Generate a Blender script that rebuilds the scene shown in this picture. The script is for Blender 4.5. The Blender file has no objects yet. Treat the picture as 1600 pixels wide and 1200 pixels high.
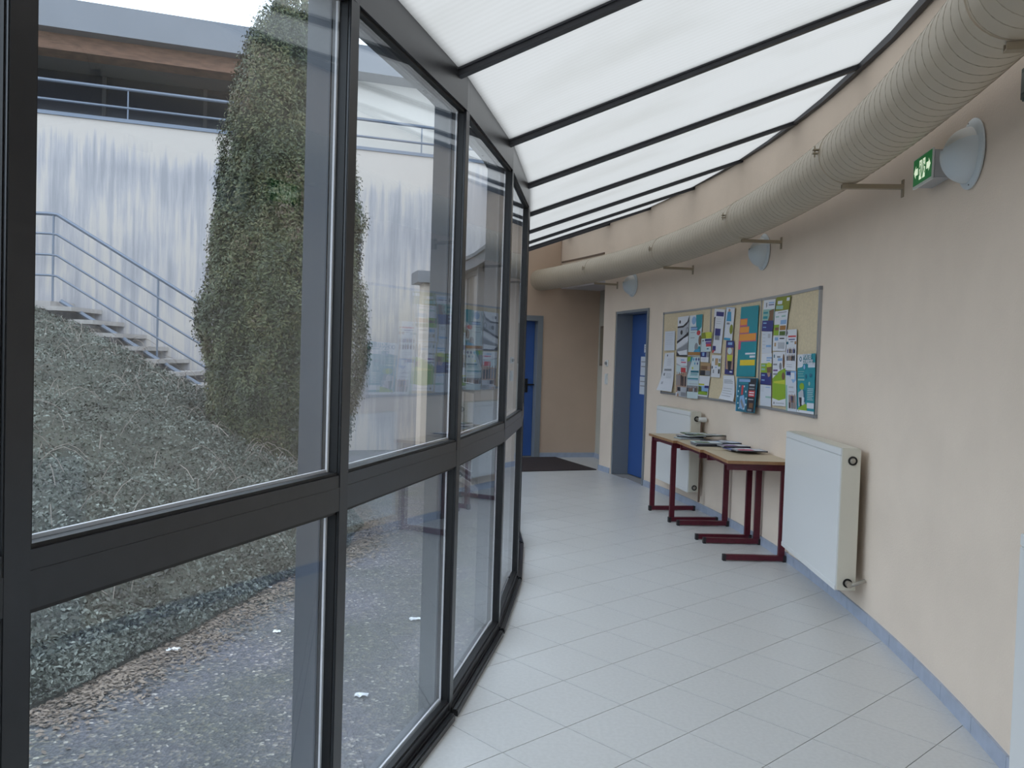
import bpy, bmesh, math, random
import numpy as np
from mathutils import Matrix, Vector
random.seed(7); rng = np.random.default_rng(7)
C = bpy.context.scene.collection
R = math.radians
# ------------------------------------------------------------------ camera, world, exposure
CAM_Z = 1.4358
pitch, roll = R(-1.83444), R(1.77915)
cp, sp, cr, sr = math.cos(pitch), math.sin(pitch), math.cos(roll), math.sin(roll)
fwd = Vector((0, cp, sp)); u0 = Vector((0, -sp, cp)); r0 = Vector((1, 0, 0))
rt = cr*r0 + sr*u0; up = -sr*r0 + cr*u0
cam = bpy.data.cameras.new('camera'); co = bpy.data.objects.new('camera', cam); C.objects.link(co)
cam.sensor_width = 36; cam.lens = 1315.19*36/1600; cam.clip_start = .05; cam.clip_end = 300
m = Matrix((rt, up, -fwd)).transposed().to_4x4(); m.translation = Vector((0, 0, CAM_Z)); co.matrix_world = m
bpy.context.scene.camera = co
w = bpy.data.worlds.new('sky'); bpy.context.scene.world = w; w.use_nodes = True
nt = w.node_tree; bg = nt.nodes['Background']
tc = nt.nodes.new('ShaderNodeTexCoord'); sx = nt.nodes.new('ShaderNodeSeparateXYZ'); rp = nt.nodes.new('ShaderNodeValToRGB')
nt.links.new(tc.outputs['Generated'], sx.inputs[0]); nt.links.new(sx.outputs[2], rp.inputs[0]); nt.links.new(rp.outputs[0], bg.inputs[0])
rp.color_ramp.elements[0].position = 0.0; rp.color_ramp.elements[0].color = (.60, .68, .78, 1)
rp.color_ramp.elements[1].position = .8; rp.color_ramp.elements[1].color = (.80, .90, 1.04, 1)
bg.inputs[1].default_value = 3.9
vs = bpy.context.scene.view_settings
vs.view_transform = 'Standard'; vs.look = 'None'; vs.gamma = 1; vs.use_curve_mapping = False; vs.exposure = 0.0
# ------------------------------------------------------------------ materials
MATS = {}
def mat(name, col, rough=.6, metal=0, spec=.5, noise=0, scale=8, bump=0, col2=None, stretch=None, bscale=None):
    if name in MATS: return MATS[name]
    M = bpy.data.materials.new(name); M.use_nodes = True; t = M.node_tree; b = t.nodes['Principled BSDF']
    b.inputs['Base Color'].default_value = (*col, 1); b.inputs['Roughness'].default_value = rough
    b.inputs['Metallic'].default_value = metal; b.inputs['Specular IOR Level'].default_value = spec
    if noise or bump:
        tc = t.nodes.new('ShaderNodeTexCoord'); mp = t.nodes.new('ShaderNodeMapping')
        t.links.new(tc.outputs['Object'], mp.inputs[0])
        if stretch: mp.inputs['Scale'].default_value = stretch
    if noise:
        n = t.nodes.new('ShaderNodeTexNoise'); n.inputs['Scale'].default_value = scale; n.inputs['Detail'].default_value = 6
        t.links.new(mp.outputs[0], n.inputs[0])
        r = t.nodes.new('ShaderNodeValToRGB'); c2 = col2 or tuple(c*(1-noise) for c in col)
        r.color_ramp.elements[0].position = .35; r.color_ramp.elements[1].position = .65
        r.color_ramp.elements[0].color = (*c2, 1); r.color_ramp.elements[1].color = (*col, 1)
        t.links.new(n.outputs[0], r.inputs[0]); t.links.new(r.outputs[0], b.inputs['Base Color'])
    if bump:
        n2 = t.nodes.new('ShaderNodeTexNoise'); n2.inputs['Scale'].default_value = bscale or scale*6; n2.inputs['Detail'].default_value = 4
        t.links.new(mp.outputs[0], n2.inputs[0]); bp = t.nodes.new('ShaderNodeBump')
        bp.inputs['Strength'].default_value = bump; bp.inputs['Distance'].default_value = .01
        t.links.new(n2.outputs[0], bp.inputs['Height']); t.links.new(bp.outputs[0], b.inputs['Normal'])
    MATS[name] = M; return M
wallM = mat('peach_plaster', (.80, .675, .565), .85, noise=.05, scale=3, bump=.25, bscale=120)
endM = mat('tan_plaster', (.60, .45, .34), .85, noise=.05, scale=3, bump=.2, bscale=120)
paleM = mat('pale_plaster', (.52, .50, .44), .85, bump=.2, scale=10)
tileM = mat('floor_tile', (.60, .60, .595), .34, spec=.5, noise=.07, scale=60, bump=.05, bscale=300)
groutM = mat('grout', (.30, .285, .27), .9)
skirtM = mat('skirting_tile', (.38, .43, .54), .4, noise=.12, scale=15)
frameM = mat('dark_frame', (.028, .030, .035), .28, metal=.15, spec=.6, noise=.1, scale=30)
blackM = mat('black_gasket', (.006, .006, .007), .5)
beadM = mat('pale_bead', (.62, .60, .62), .4)
postM = mat('outer_post', (.05, .06, .078), .45, noise=.08, scale=5)
barM = mat('roof_bar', (.035, .037, .045), .5)
ductM = mat('duct_paint', (.53, .46, .36), .42, spec=.5, noise=.05, scale=4)
seamM = mat('duct_seam', (.42, .365, .285), .6)
brkM = mat('bracket_paint', (.34, .28, .20), .6)
greyM = mat('door_frame_grey', (.215, .235, .26), .5)
blueM = mat('door_blue', (.035, .10, .32), .42)
redM = mat('dark_red_metal', (.105, .008, .022), .42, noise=.25, scale=40)
capM = mat('black_cap', (.02, .018, .022), .6)
topM = mat('beech_laminate', (.60, .50, .36), .45, noise=.08, scale=12, stretch=(1, 12, 1))
edgeM = mat('beech_edge', (.36, .19, .09), .5, noise=.2, scale=30)
radM = mat('radiator_white', (.74, .745, .745), .35)
radcM = mat('radiator_cream', (.66, .635, .55), .4)
chromeM = mat('tarnished_nickel', (.42, .40, .36), .35, metal=.8)
copM = mat('brown_pipe', (.13, .075, .05), .5)
corkM = mat('cork_fabric', (.70, .585, .40), .9, noise=.12, scale=60, bump=.2, bscale=300)
alM = mat('aluminium', (.42, .43, .45), .4, metal=.55)
whiteM = mat('white_plastic', (.68, .69, .68), .45)
milkM = mat('milky_diffuser', (.60, .66, .70), .35)
matM = mat('doormat', (.045, .03, .03), .95, noise=.3, scale=90, bump=.5, bscale=300)
asphM = None
concM = mat('step_concrete', (.38, .35, .33), .9, noise=.2, scale=8)
railM = mat('galvanised_rail', (.14, .165, .21), .5, metal=.3)
fasciaM = mat('roof_fascia', (.14, .15, .17), .5, noise=.06, scale=2)
woodM = mat('weathered_wood', (.19, .10, .065), .8, noise=.45, scale=3, stretch=(2, 2, 14))
renderM = mat('white_render', (.60, .56, .51), .85, noise=.05, scale=2)
darkglM = mat('dark_glazing', (.012, .018, .035), .2)

def P(name, col, rough=.55): return mat('print_'+name, col, rough)
PC = dict(white=(.70, .72, .78), paper=(.62, .66, .74), black=(.03, .03, .04), grey=(.25, .26, .29), lgrey=(.45, .47, .52), navy=(.035, .04, .20),
    teal=(.02, .27, .33), dteal=(.02, .16, .24), cyan=(.05, .32, .55), sky=(.25, .42, .68), green=(.26, .42, .03), dgreen=(.08, .14, .03),
    lime=(.55, .58, .06), olive=(.24, .27, .03), red=(.55, .06, .07), orange=(.80, .33, .06), pink=(.60, .10, .20), yellow=(.78, .58, .04),
    brown=(.20, .11, .06), tan=(.45, .30, .16), purple=(.18, .07, .28), skin=(.42, .27, .20), pale=(.55, .66, .70), rust=(.38, .18, .05), mint=(.30, .50, .45))
def pm(c): return P(c, PC[c])

def glass_mat():
    M = bpy.data.materials.new('window_glass'); M.use_nodes = True; t = M.node_tree; t.nodes.clear()
    out = t.nodes.new('ShaderNodeOutputMaterial'); mx = t.nodes.new('ShaderNodeMixShader'); tr = t.nodes.new('ShaderNodeBsdfTransparent'); gl = t.nodes.new('ShaderNodeBsdfGlossy')
    fr = t.nodes.new('ShaderNodeFresnel'); ge = t.nodes.new('ShaderNodeNewGeometry'); mi = t.nodes.new('ShaderNodeMix'); mi.data_type = 'FLOAT'
    mi.inputs[2].default_value = 1.55; mi.inputs[3].default_value = 1/1.55
    t.links.new(ge.outputs['Backfacing'], mi.inputs[0]); t.links.new(mi.outputs[0], fr.inputs['IOR'])
    tr.inputs[0].default_value = (.93, .955, .96, 1); gl.inputs[0].default_value = (.95, .97, 1, 1); gl.inputs['Roughness'].default_value = 0.0
    t.links.new(fr.outputs[0], mx.inputs[0]); t.links.new(tr.outputs[0], mx.inputs[1]); t.links.new(gl.outputs[0], mx.inputs[2]); t.links.new(mx.outputs[0], out.inputs[0])
    return M
glassM = glass_mat()
def poly_mat():
    M = bpy.data.materials.new('polycarbonate_sheet'); M.use_nodes = True; t = M.node_tree; t.nodes.clear()
    out = t.nodes.new('ShaderNodeOutputMaterial'); mx = t.nodes.new('ShaderNodeMixShader'); tl = t.nodes.new('ShaderNodeBsdfTranslucent'); df = t.nodes.new('ShaderNodeBsdfDiffuse')
    tc = t.nodes.new('ShaderNodeTexCoord'); wv = t.nodes.new('ShaderNodeTexWave'); wv.wave_type = 'BANDS'; wv.bands_direction = 'X'
    wv.inputs['Scale'].default_value = 9; wv.inputs['Distortion'].default_value = 0
    t.links.new(tc.outputs['UV'], wv.inputs[0])
    r = t.nodes.new('ShaderNodeValToRGB'); r.color_ramp.elements[0].color = (.305, .287, .258, 1); r.color_ramp.elements[1].color = (.321, .301, .271, 1)
    t.links.new(wv.outputs[0], r.inputs[0])
    n = t.nodes.new('ShaderNodeTexNoise'); n.inputs['Scale'].default_value = 2.2; n.inputs['Detail'].default_value = 5
    mp = t.nodes.new('ShaderNodeMapping'); mp.inputs['Scale'].default_value = (1, .5, 1); t.links.new(tc.outputs['UV'], mp.inputs[0]); t.links.new(mp.outputs[0], n.inputs[0])
    r2 = t.nodes.new('ShaderNodeValToRGB'); r2.color_ramp.elements[0].position = .28; r2.color_ramp.elements[0].color = (.80, .80, .77, 1)
    r2.color_ramp.elements[1].position = .5; r2.color_ramp.elements[1].color = (1, 1, 1, 1); t.links.new(n.outputs[0], r2.inputs[0])
    mu = t.nodes.new('ShaderNodeMix'); mu.data_type = 'RGBA'; mu.blend_type = 'MULTIPLY'; mu.inputs[0].default_value = .6
    t.links.new(r.outputs[0], mu.inputs[6]); t.links.new(r2.outputs[0], mu.inputs[7])
    t.links.new(mu.outputs[2], tl.inputs[0]); df.inputs[0].default_value = (.50, .48, .45, 1); mx.inputs[0].default_value = .22
    t.links.new(tl.outputs[0], mx.inputs[1]); t.links.new(df.outputs[0], mx.inputs[2]); t.links.new(mx.outputs[0], out.inputs[0])
    return M
polyM = poly_mat()
def leaf_mat(name, cols, rough=.6, nscale=1.3, w1=.40, w2=1.0):
    M = bpy.data.materials.new(name); M.use_nodes = True; t = M.node_tree; b = t.nodes['Principled BSDF']; b.inputs['Roughness'].default_value = rough
    ge = t.nodes.new('ShaderNodeNewGeometry'); r = t.nodes.new('ShaderNodeValToRGB'); tc = t.nodes.new('ShaderNodeTexCoord')
    n = t.nodes.new('ShaderNodeTexNoise'); n.inputs['Scale'].default_value = nscale; n.inputs['Detail'].default_value = 4; t.links.new(tc.outputs['Object'], n.inputs[0])
    a = t.nodes.new('ShaderNodeMath'); a.operation = 'MULTIPLY_ADD'; a.inputs[1].default_value = w1
    s = t.nodes.new('ShaderNodeMath'); s.operation = 'MULTIPLY_ADD'; s.inputs[1].default_value = w2; s.inputs[2].default_value = .31-.5*w2
    t.links.new(n.outputs[0], s.inputs[0]); t.links.new(ge.outputs['Random Per Island'], a.inputs[0]); t.links.new(s.outputs[0], a.inputs[2]); t.links.new(a.outputs[0], r.inputs[0])
    el = r.color_ramp.elements; el[0].position = .12; el[0].color = (*cols[0], 1); el[1].position = .95; el[1].color = (*cols[-1], 1)
    for i, c in enumerate(cols[1:-1]): e = el.new(.12+.83*(i+1)/(len(cols)-1)); e.color = (*c, 1)
    t.links.new(r.outputs[0], b.inputs['Base Color']); return M
def asphalt():
    M = bpy.data.materials.new('gravelly_asphalt'); M.use_nodes = True; t = M.node_tree; b = t.nodes['Principled BSDF']; b.inputs['Roughness'].default_value = .9
    tc = t.nodes.new('ShaderNodeTexCoord'); v = t.nodes.new('ShaderNodeTexVoronoi'); v.inputs['Scale'].default_value = 75
    t.links.new(tc.outputs['Object'], v.inputs[0]); sp_ = t.nodes.new('ShaderNodeSeparateColor'); t.links.new(v.outputs['Color'], sp_.inputs[0])
    r = t.nodes.new('ShaderNodeValToRGB'); el = r.color_ramp.elements; el[0].position = 0; el[0].color = (.045, .046, .055, 1); el[1].position = 1; el[1].color = (.42, .40, .36, 1)
    for p_, c_ in ((.35, (.065, .068, .082)), (.7, (.10, .10, .115)), (.88, (.14, .13, .11)), (.96, (.21, .20, .18))): e = el.new(p_); e.color = (*c_, 1)
    t.links.new(sp_.outputs[0], r.inputs[0])
    n = t.nodes.new('ShaderNodeTexNoise'); n.inputs['Scale'].default_value = 1.6; n.inputs['Detail'].default_value = 8; t.links.new(tc.outputs['Object'], n.inputs[0])
    r2 = t.nodes.new('ShaderNodeValToRGB'); r2.color_ramp.elements[0].position = .35; r2.color_ramp.elements[0].color = (.72, .76, .62, 1); r2.color_ramp.elements[1].position = .62; r2.color_ramp.elements[1].color = (1.1, 1.05, 1.1, 1)
    t.links.new(n.outputs[0], r2.inputs[0]); mu = t.nodes.new('ShaderNodeMix'); mu.data_type = 'RGBA'; mu.blend_type = 'MULTIPLY'; mu.inputs[0].default_value = 1
    t.links.new(r.outputs[0], mu.inputs[6]); t.links.new(r2.outputs[0], mu.inputs[7]); t.links.new(mu.outputs[2], b.inputs['Base Color'])
    bp = t.nodes.new('ShaderNodeBump'); bp.inputs['Distance'].default_value = .01; bp.inputs['Strength'].default_value = .6; t.links.new(v.outputs['Distance'], bp.inputs['Height']); t.links.new(bp.outputs[0], b.inputs['Normal'])
    return M
asphM = asphalt()
def stained():
    M = bpy.data.materials.new('stained_render'); M.use_nodes = True; t = M.node_tree; b = t.nodes['Principled BSDF']; b.inputs['Roughness'].default_value = .9
    tc = t.nodes.new('ShaderNodeTexCoord'); mp = t.nodes.new('ShaderNodeMapping'); mp.inputs['Scale'].default_value = (9, 9, .45); t.links.new(tc.outputs['Object'], mp.inputs[0])
    n = t.nodes.new('ShaderNodeTexNoise'); n.inputs['Scale'].default_value = 1.6; n.inputs['Detail'].default_value = 7; n.inputs['Roughness'].default_value = .65; t.links.new(mp.outputs[0], n.inputs[0])
    n2 = t.nodes.new('ShaderNodeTexNoise'); n2.inputs['Scale'].default_value = .55; n2.inputs['Detail'].default_value = 3; t.links.new(tc.outputs['Object'], n2.inputs[0])
    ad = t.nodes.new('ShaderNodeMath'); ad.operation = 'ADD'; t.links.new(n.outputs[0], ad.inputs[0]); t.links.new(n2.outputs[0], ad.inputs[1])
    sx = t.nodes.new('ShaderNodeSeparateXYZ'); t.links.new(tc.outputs['Object'], sx.inputs[0])
    # the run-off stains start a hand below the coping, thickest in the middle of the wall
    mr = t.nodes.new('ShaderNodeMapRange'); mr.inputs[1].default_value = 4.5; mr.inputs[2].default_value = 3.9; mr.inputs[3].default_value = -.35; mr.inputs[4].default_value = 0.0; t.links.new(sx.outputs[2], mr.inputs[0])
    a2 = t.nodes.new('ShaderNodeMath'); a2.operation = 'ADD'; t.links.new(ad.outputs[0], a2.inputs[0]); t.links.new(mr.outputs[0], a2.inputs[1])
    r = t.nodes.new('ShaderNodeValToRGB'); el = r.color_ramp.elements; el[0].position = .78; el[0].color = (.45, .405, .37, 1); el[1].position = 1.02; el[1].color = (.27, .265, .28, 1)
    h = t.nodes.new('ShaderNodeMath'); h.operation = 'MULTIPLY'; h.inputs[1].default_value = .88; t.links.new(a2.outputs[0], h.inputs[0]); e = el.new(.88); e.color = (.35, .335, .345, 1)
    t.links.new(h.outputs[0], r.inputs[0]); t.links.new(r.outputs[0], b.inputs['Base Color']); return M
stainM = stained()
def emit(name, col, s):
    M = bpy.data.materials.new(name); M.use_nodes = True; b = M.node_tree.nodes['Principled BSDF']; b.inputs['Base Color'].default_value = (*col, 1)
    b.inputs['Emission Color'].default_value = (*col, 1); b.inputs['Emission Strength'].default_value = s; return M

# ------------------------------------------------------------------ mesh helpers
def link(name, me, mats, parent=None, smooth=False):
    o = bpy.data.objects.new(name, me); C.objects.link(o)
    for q in (mats if isinstance(mats, (list, tuple)) else [mats]): me.materials.append(q)
    if parent is not None: o.parent = parent
    if smooth: me.polygons.foreach_set('use_smooth', [True]*len(me.polygons))
    return o
class MB:
    def __init__(s): s.v = []; s.f = []; s.m = []
    def add(s, v, f, m=0):
        n = len(s.v); s.v += [tuple(x) for x in v]; s.f += [tuple(i+n for i in q) for q in f]; s.m += [m]*len(f); return s
    def hexa(s, p, m=0):   # 8 points: bottom 4 (ccw), top 4
        return s.add(p, [(3, 2, 1, 0), (4, 5, 6, 7), (0, 1, 5, 4), (1, 2, 6, 5), (2, 3, 7, 6), (3, 0, 4, 7)], m)
    def box(s, a, b, m=0, T=None):
        x0, y0, z0 = a; x1, y1, z1 = b
        p = [(x0, y0, z0), (x1, y0, z0), (x1, y1, z0), (x0, y1, z0), (x0, y0, z1), (x1, y0, z1), (x1, y1, z1), (x0, y1, z1)]
        if T: p = [T(*q) for q in p]
        return s.hexa(p, m)
    def tube(s, pts, r, n=10, m=0, cap=True):
        pts = [Vector(p) for p in pts]; base = len(s.v); k = len(pts); pr = None
        for i, p in enumerate(pts):
            t = (pts[min(i+1, k-1)]-pts[max(i-1, 0)]).normalized()
            a = t.orthogonal().normalized() if pr is None else (pr-t*pr.dot(t)).normalized()
            pr = a; b = t.cross(a); rr = r[i] if isinstance(r, (list, tuple)) else r
            for j in range(n): q = p+rr*(a*math.cos(2*math.pi*j/n)+b*math.sin(2*math.pi*j/n)); s.v.append(tuple(q))
        for i in range(k-1):
            for j in range(n): s.f.append((base+i*n+j, base+i*n+(j+1) % n, base+(i+1)*n+(j+1) % n, base+(i+1)*n+j)); s.m.append(m)
        if cap: s.f += [tuple(base+j for j in range(n))[::-1], tuple(base+(k-1)*n+j for j in range(n))]; s.m += [m, m]
        return s
    def lathe(s, prof, T, n=24, m=0):   # prof: (radius, height); T maps (x,y,h) to world
        base = len(s.v)
        for r_, h in prof:
            for j in range(n): s.v.append(tuple(T(r_*math.cos(2*math.pi*j/n), r_*math.sin(2*math.pi*j/n), h)))
        for i in range(len(prof)-1):
            for j in range(n): s.f.append((base+i*n+j, base+i*n+(j+1) % n, base+(i+1)*n+(j+1) % n, base+(i+1)*n+j)); s.m.append(m)
        s.f += [tuple(base+j for j in range(n))[::-1], tuple(base+(len(prof)-1)*n+j for j in range(n))]; s.m += [m, m]
        return s
    def build(s, name, mats, parent=None, smooth=False, bevel=0, fix=True):
        me = bpy.data.meshes.new(name); me.from_pydata(s.v, [], s.f); me.update()
        if any(s.m): me.polygons.foreach_set('material_index', s.m)
        if fix:
            bm = bmesh.new(); bm.from_mesh(me); bmesh.ops.recalc_face_normals(bm, faces=bm.faces)
            if bevel: bmesh.ops.bevel(bm, geom=list(bm.edges), offset=bevel, segments=2, affect='EDGES', clamp_overlap=True)
            bm.to_mesh(me); bm.free()
        o = link(name, me, mats, parent)
        if smooth: me.shade_smooth() if False else me.polygons.foreach_set('use_smooth', [True]*len(me.polygons)); me.set_sharp_from_angle(angle=R(40))
        return o
def tag(o, label, cat=None, group=None, kind=None):
    o['label'] = label
    if cat: o['category'] = cat
    if group: o['group'] = group
    if kind: o['kind'] = kind
    return o
def empty(name, loc=(0, 0, 0)):
    o = bpy.data.objects.new(name, None); C.objects.link(o); o.location = loc; o.empty_display_size = .1; return o
def root(name, label, cat=None, group=None, kind=None, loc=(0, 0, 0)):
    return tag(empty(name, loc), label, cat, group, kind)

# ------------------------------------------------------------------ plan geometry (two concentric arcs)
GCX, GCY, GR = -13.7226, 6.1798, 13.85
STEP = 4.28
def nodeang(k): return -7.775 + STEP*(k-3)
def rw(a): return 15.775 - .008*a
def pol(a, r, z=0): t = R(a); return Vector((GCX+r*math.cos(t), GCY+r*math.sin(t), z))
def wp(a, off, z): return pol(a, rw(a)-off, z)
A0, A1 = -42.0, 24.2          # ends of the corridor
ROOF_G, ROOF_W = 2.52, 3.25
def roofz(r): return ROOF_G+(r-GR)*(ROOF_W-ROOF_G)/(15.775-GR)
def arcbox(mb, a0, a1, o0, o1, z0, z1, n=None, m=0, rf=None):
    """solid strip following the wall arc; o = offset inwards from the wall face"""
    n = n or max(1, int(abs(a1-a0)/1.0+.5)); rf = rf or rw; base = len(mb.v)
    for i in range(n+1):
        a = a0+(a1-a0)*i/n
        for o, z in ((o0, z0), (o1, z0), (o1, z1), (o0, z1)): mb.v.append(tuple(pol(a, rf(a)-o, z)))
    for i in range(n):
        for j in range(4): q = base+i*4; mb.f.append((q+j, q+(j+1) % 4, q+4+(j+1) % 4, q+4+j)); mb.m.append(m)
    mb.f += [(base+3, base+2, base+1, base), tuple(base+n*4+j for j in range(4))]; mb.m += [m, m]
    return mb
def wframe(a, off=0):
    """frame on the wall at angle a: u = along the wall away from the viewer, n = into the room, z up"""
    t = R(a); o = wp(a, off, 0); uu = Vector((-math.sin(t), math.cos(t), 0)); nn = Vector((-math.cos(t), -math.sin(t), 0))
    return lambda u, n, z: o+uu*u+nn*n+Vector((0, 0, z))

# ================================================================== STRUCTURE
# ---- right wall
wr = root('wall_right', 'long peach plastered wall curving away on the right', kind='structure')
DA0, DA1, CORN = 12.9, 16.5, 17.75
mb = MB()
arcbox(mb, A0, DA0, 0, -.3, -.05, 3.30); arcbox(mb, DA0, DA1, 0, -.3, 2.045, 3.30); arcbox(mb, DA1, CORN, 0, -.3, -.05, 3.30)
mb.build('plaster', wallM, wr, smooth=True)
mb = MB(); arcbox(mb, CORN, 23.4, 0, -.3, 2.47, 3.30); mb.build('upper_wall', wallM, wr, smooth=True)
mb = MB(); arcbox(mb, 17.9, 22.6, .014, 0, 2.81, 2.832, n=6); mb.build('shadow_gap_strip', mat('shadow_gap_brown', (.16, .11, .08), .7), wr)  # thin ledge strip, its dark colour stands in for the shadow gap
mb = MB(); arcbox(mb, A0, 22.6, .03, 0, 3.215, 3.262, n=16); tag(mb.build('roof_channel', barM, wr), 'dark metal channel along the top of the wall')
# ---- baseboard
bb = root('baseboard_right', 'low blue grey tiled skirting along the curved wall', kind='structure')
a = -19.0
def skt(a, b):
    mb = MB(); arcbox(mb, a, b, .012, -.001, 0, .068, n=1); mb.build('skirting_tile', skirtM, bb)
while a < DA0-.05:
    b = min(a+1.215, DA0-.02); skt(a+.006, b-.006); a = b
skt(DA1+.06, CORN+.04)
mb = MB(); arcbox(mb, A0, -19.01, .012, -.001, 0, .068); mb.build('skirting_run', skirtM, bb)
# ---- end wall with its door
E0 = Vector((.2, 12.07, 0)); ed = (Vector((1.3, 12.38, 0))-E0).normalized(); en = Vector((ed.y, -ed.x, 0))   # en points to the viewer
def EW(x, n, z): return E0+ed*((x-.2)/ed.x)+en*n+Vector((0, 0, z))    # x = world X along the wall
we = root('wall_end', 'tan plastered wall closing the far end of the corridor', kind='structure')
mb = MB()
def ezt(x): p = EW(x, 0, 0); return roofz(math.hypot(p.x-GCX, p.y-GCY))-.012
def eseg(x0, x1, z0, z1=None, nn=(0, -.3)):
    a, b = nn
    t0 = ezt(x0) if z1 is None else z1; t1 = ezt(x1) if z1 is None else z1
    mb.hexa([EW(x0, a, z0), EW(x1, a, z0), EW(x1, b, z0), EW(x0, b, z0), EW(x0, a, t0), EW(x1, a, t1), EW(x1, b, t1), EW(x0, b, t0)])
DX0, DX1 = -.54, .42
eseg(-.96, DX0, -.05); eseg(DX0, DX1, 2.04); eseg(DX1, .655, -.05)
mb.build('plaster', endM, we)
mb = MB(); eseg(-1.26, -.96, -.08, nn=(.02, -.34)); tag(mb.build('corner_pier', wallM, we), 'peach plastered pier'); mb = MB(); a_ = [EW(-1.36, .10, 2.42), EW(-.98, .10, 2.42), EW(-.98, -.45, 2.42), EW(-1.36, -.45, 2.42)]; mb.hexa(a_+[p+Vector((0, 0, .16)) for p in a_]); mb.build('pier_fascia', fasciaM, we)
mb = MB(); mb.hexa([EW(.655, 0, -.05), EW(1.25, 0, -.05), EW(1.25, -.3, -.05), EW(.655, -.3, -.05), EW(.655, 0, 2.47), EW(1.25, 0, 2.47), EW(1.25, -.3, 2.47), EW(.655, -.3, 2.47)])
mb.build('niche_back', endM, we)
mb = MB(); mb.hexa([EW(DX1+.005, .012, 0), EW(1.25, .012, 0), EW(1.25, 0, 0), EW(DX1+.005, 0, 0), EW(DX1+.005, .012, .068), EW(1.25, .012, .068), EW(1.25, 0, .068), EW(DX1+.005, 0, .068)])
mb.build('skirting_tile', skirtM, we)
# ---- niche beyond the wall corner
wn = root('wall_niche', 'pale side wall of the recess beyond the door', kind='structure')
q0 = Vector((1.25, 12.37, 0)); q1 = Vector((1.47, 11.02, 0)); qd = (q1-q0).normalized(); qn = Vector((-qd.y, qd.x, 0))
mb = MB(); zz = Vector((0, 0, 1))
b4 = [q0-qd*.2, q1, q1+qn*.12, q0-qd*.2+qn*.12]; mb.hexa([p-zz*.05 for p in b4]+[p+zz*2.47 for p in b4]); mb.build('plaster', paleM, wn)
b4 = [q0, q1, q1-qn*.012, q0-qn*.012]; mb = MB(); mb.hexa(b4+[p+zz*.068 for p in b4]); mb.build('skirting_tile', skirtM, wn)
cp_ = [(lambda p: (p.x, p.y))(pol(a, rw(a)+.004)) for a in (CORN-.05, 19, 20.5, 22, 22.75)]+[(lambda p: (p.x, p.y))(EW(.70, -.2, 0)), (q0.x-.02, q0.y+.25), (q0.x+.2, q0.y+.1), (q1.x+.2, q1.y-.05)]
cn = MB(); k_ = len(cp_); cn.add([(x, y, 2.44) for x, y in cp_]+[(x, y, 2.469) for x, y in cp_], [tuple(range(k_))[::-1], tuple(range(k_, 2*k_))]+[(q, (q+1) % k_, k_+(q+1) % k_, k_+q) for q in range(k_)])
o = cn.build('trim_1', mat('pale_soffit', (.55, .52, .54), .8), None); tag(o, 'pale lowered ceiling of the recess under the upper wall', kind='structure')
# ---- corridor back wall behind the viewer
wb = MB(); p0 = pol(A0, GR-.1, -.05); p1 = pol(A0, rw(A0)+.2, -.05); dn = pol(A0-1.0, GR-.1, -.05)-p0
wb.hexa([p0, p1, p1+dn, p0+dn, *(Vector((p.x, p.y, z)) for p, z in ((p0, 2.48), (p1, 3.28), (p1+dn, 3.28), (p0+dn, 2.48)))])
tag(wb.build('wall_back', wallM), 'plain wall behind the viewer closing the corridor', kind='structure')

# ---- floor
fl = root('floor', 'pale grey square floor tiles laid diagonally across the corridor', kind='structure')
mb = MB(); n = 66
for i in range(n+1):
    a = A0+(A1-A0)*i/n; mb.v += [tuple(pol(a, GR-.16, -.0035)), tuple(pol(a, rw(a)+(.0 if a < CORN-1 else .3), -.0035)), tuple(pol(a, GR-.16, -.07)), tuple(pol(a, rw(a)+(.0 if a < CORN-1 else .3), -.07))]
for i in range(n): q = i*4; mb.f += [(q, q+1, q+5, q+4), (q+2, q+6, q+7, q+3), (q, q+4, q+6, q+2), (q+1, q+3, q+7, q+5)]; mb.m += [0]*4
mb.build('grout_bed', groutM, fl)
T_ = .335; TH = R(132.8625); tx0, ty0 = .23498, 2.76623; cT, sT = math.cos(TH), math.sin(TH)
def clip(poly, px, py, nx, ny):
    out = []
    for i in range(len(poly)):
        a, b = poly[i], poly[(i+1) % len(poly)]; da = (a[0]-px)*nx+(a[1]-py)*ny; db = (b[0]-px)*nx+(b[1]-py)*ny
        if da <= 0: out.append(a)
        if da*db < 0: t = da/(da-db); out.append((a[0]+(b[0]-a[0])*t, a[1]+(b[1]-a[1])*t))
    return out
tiles = []
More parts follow.
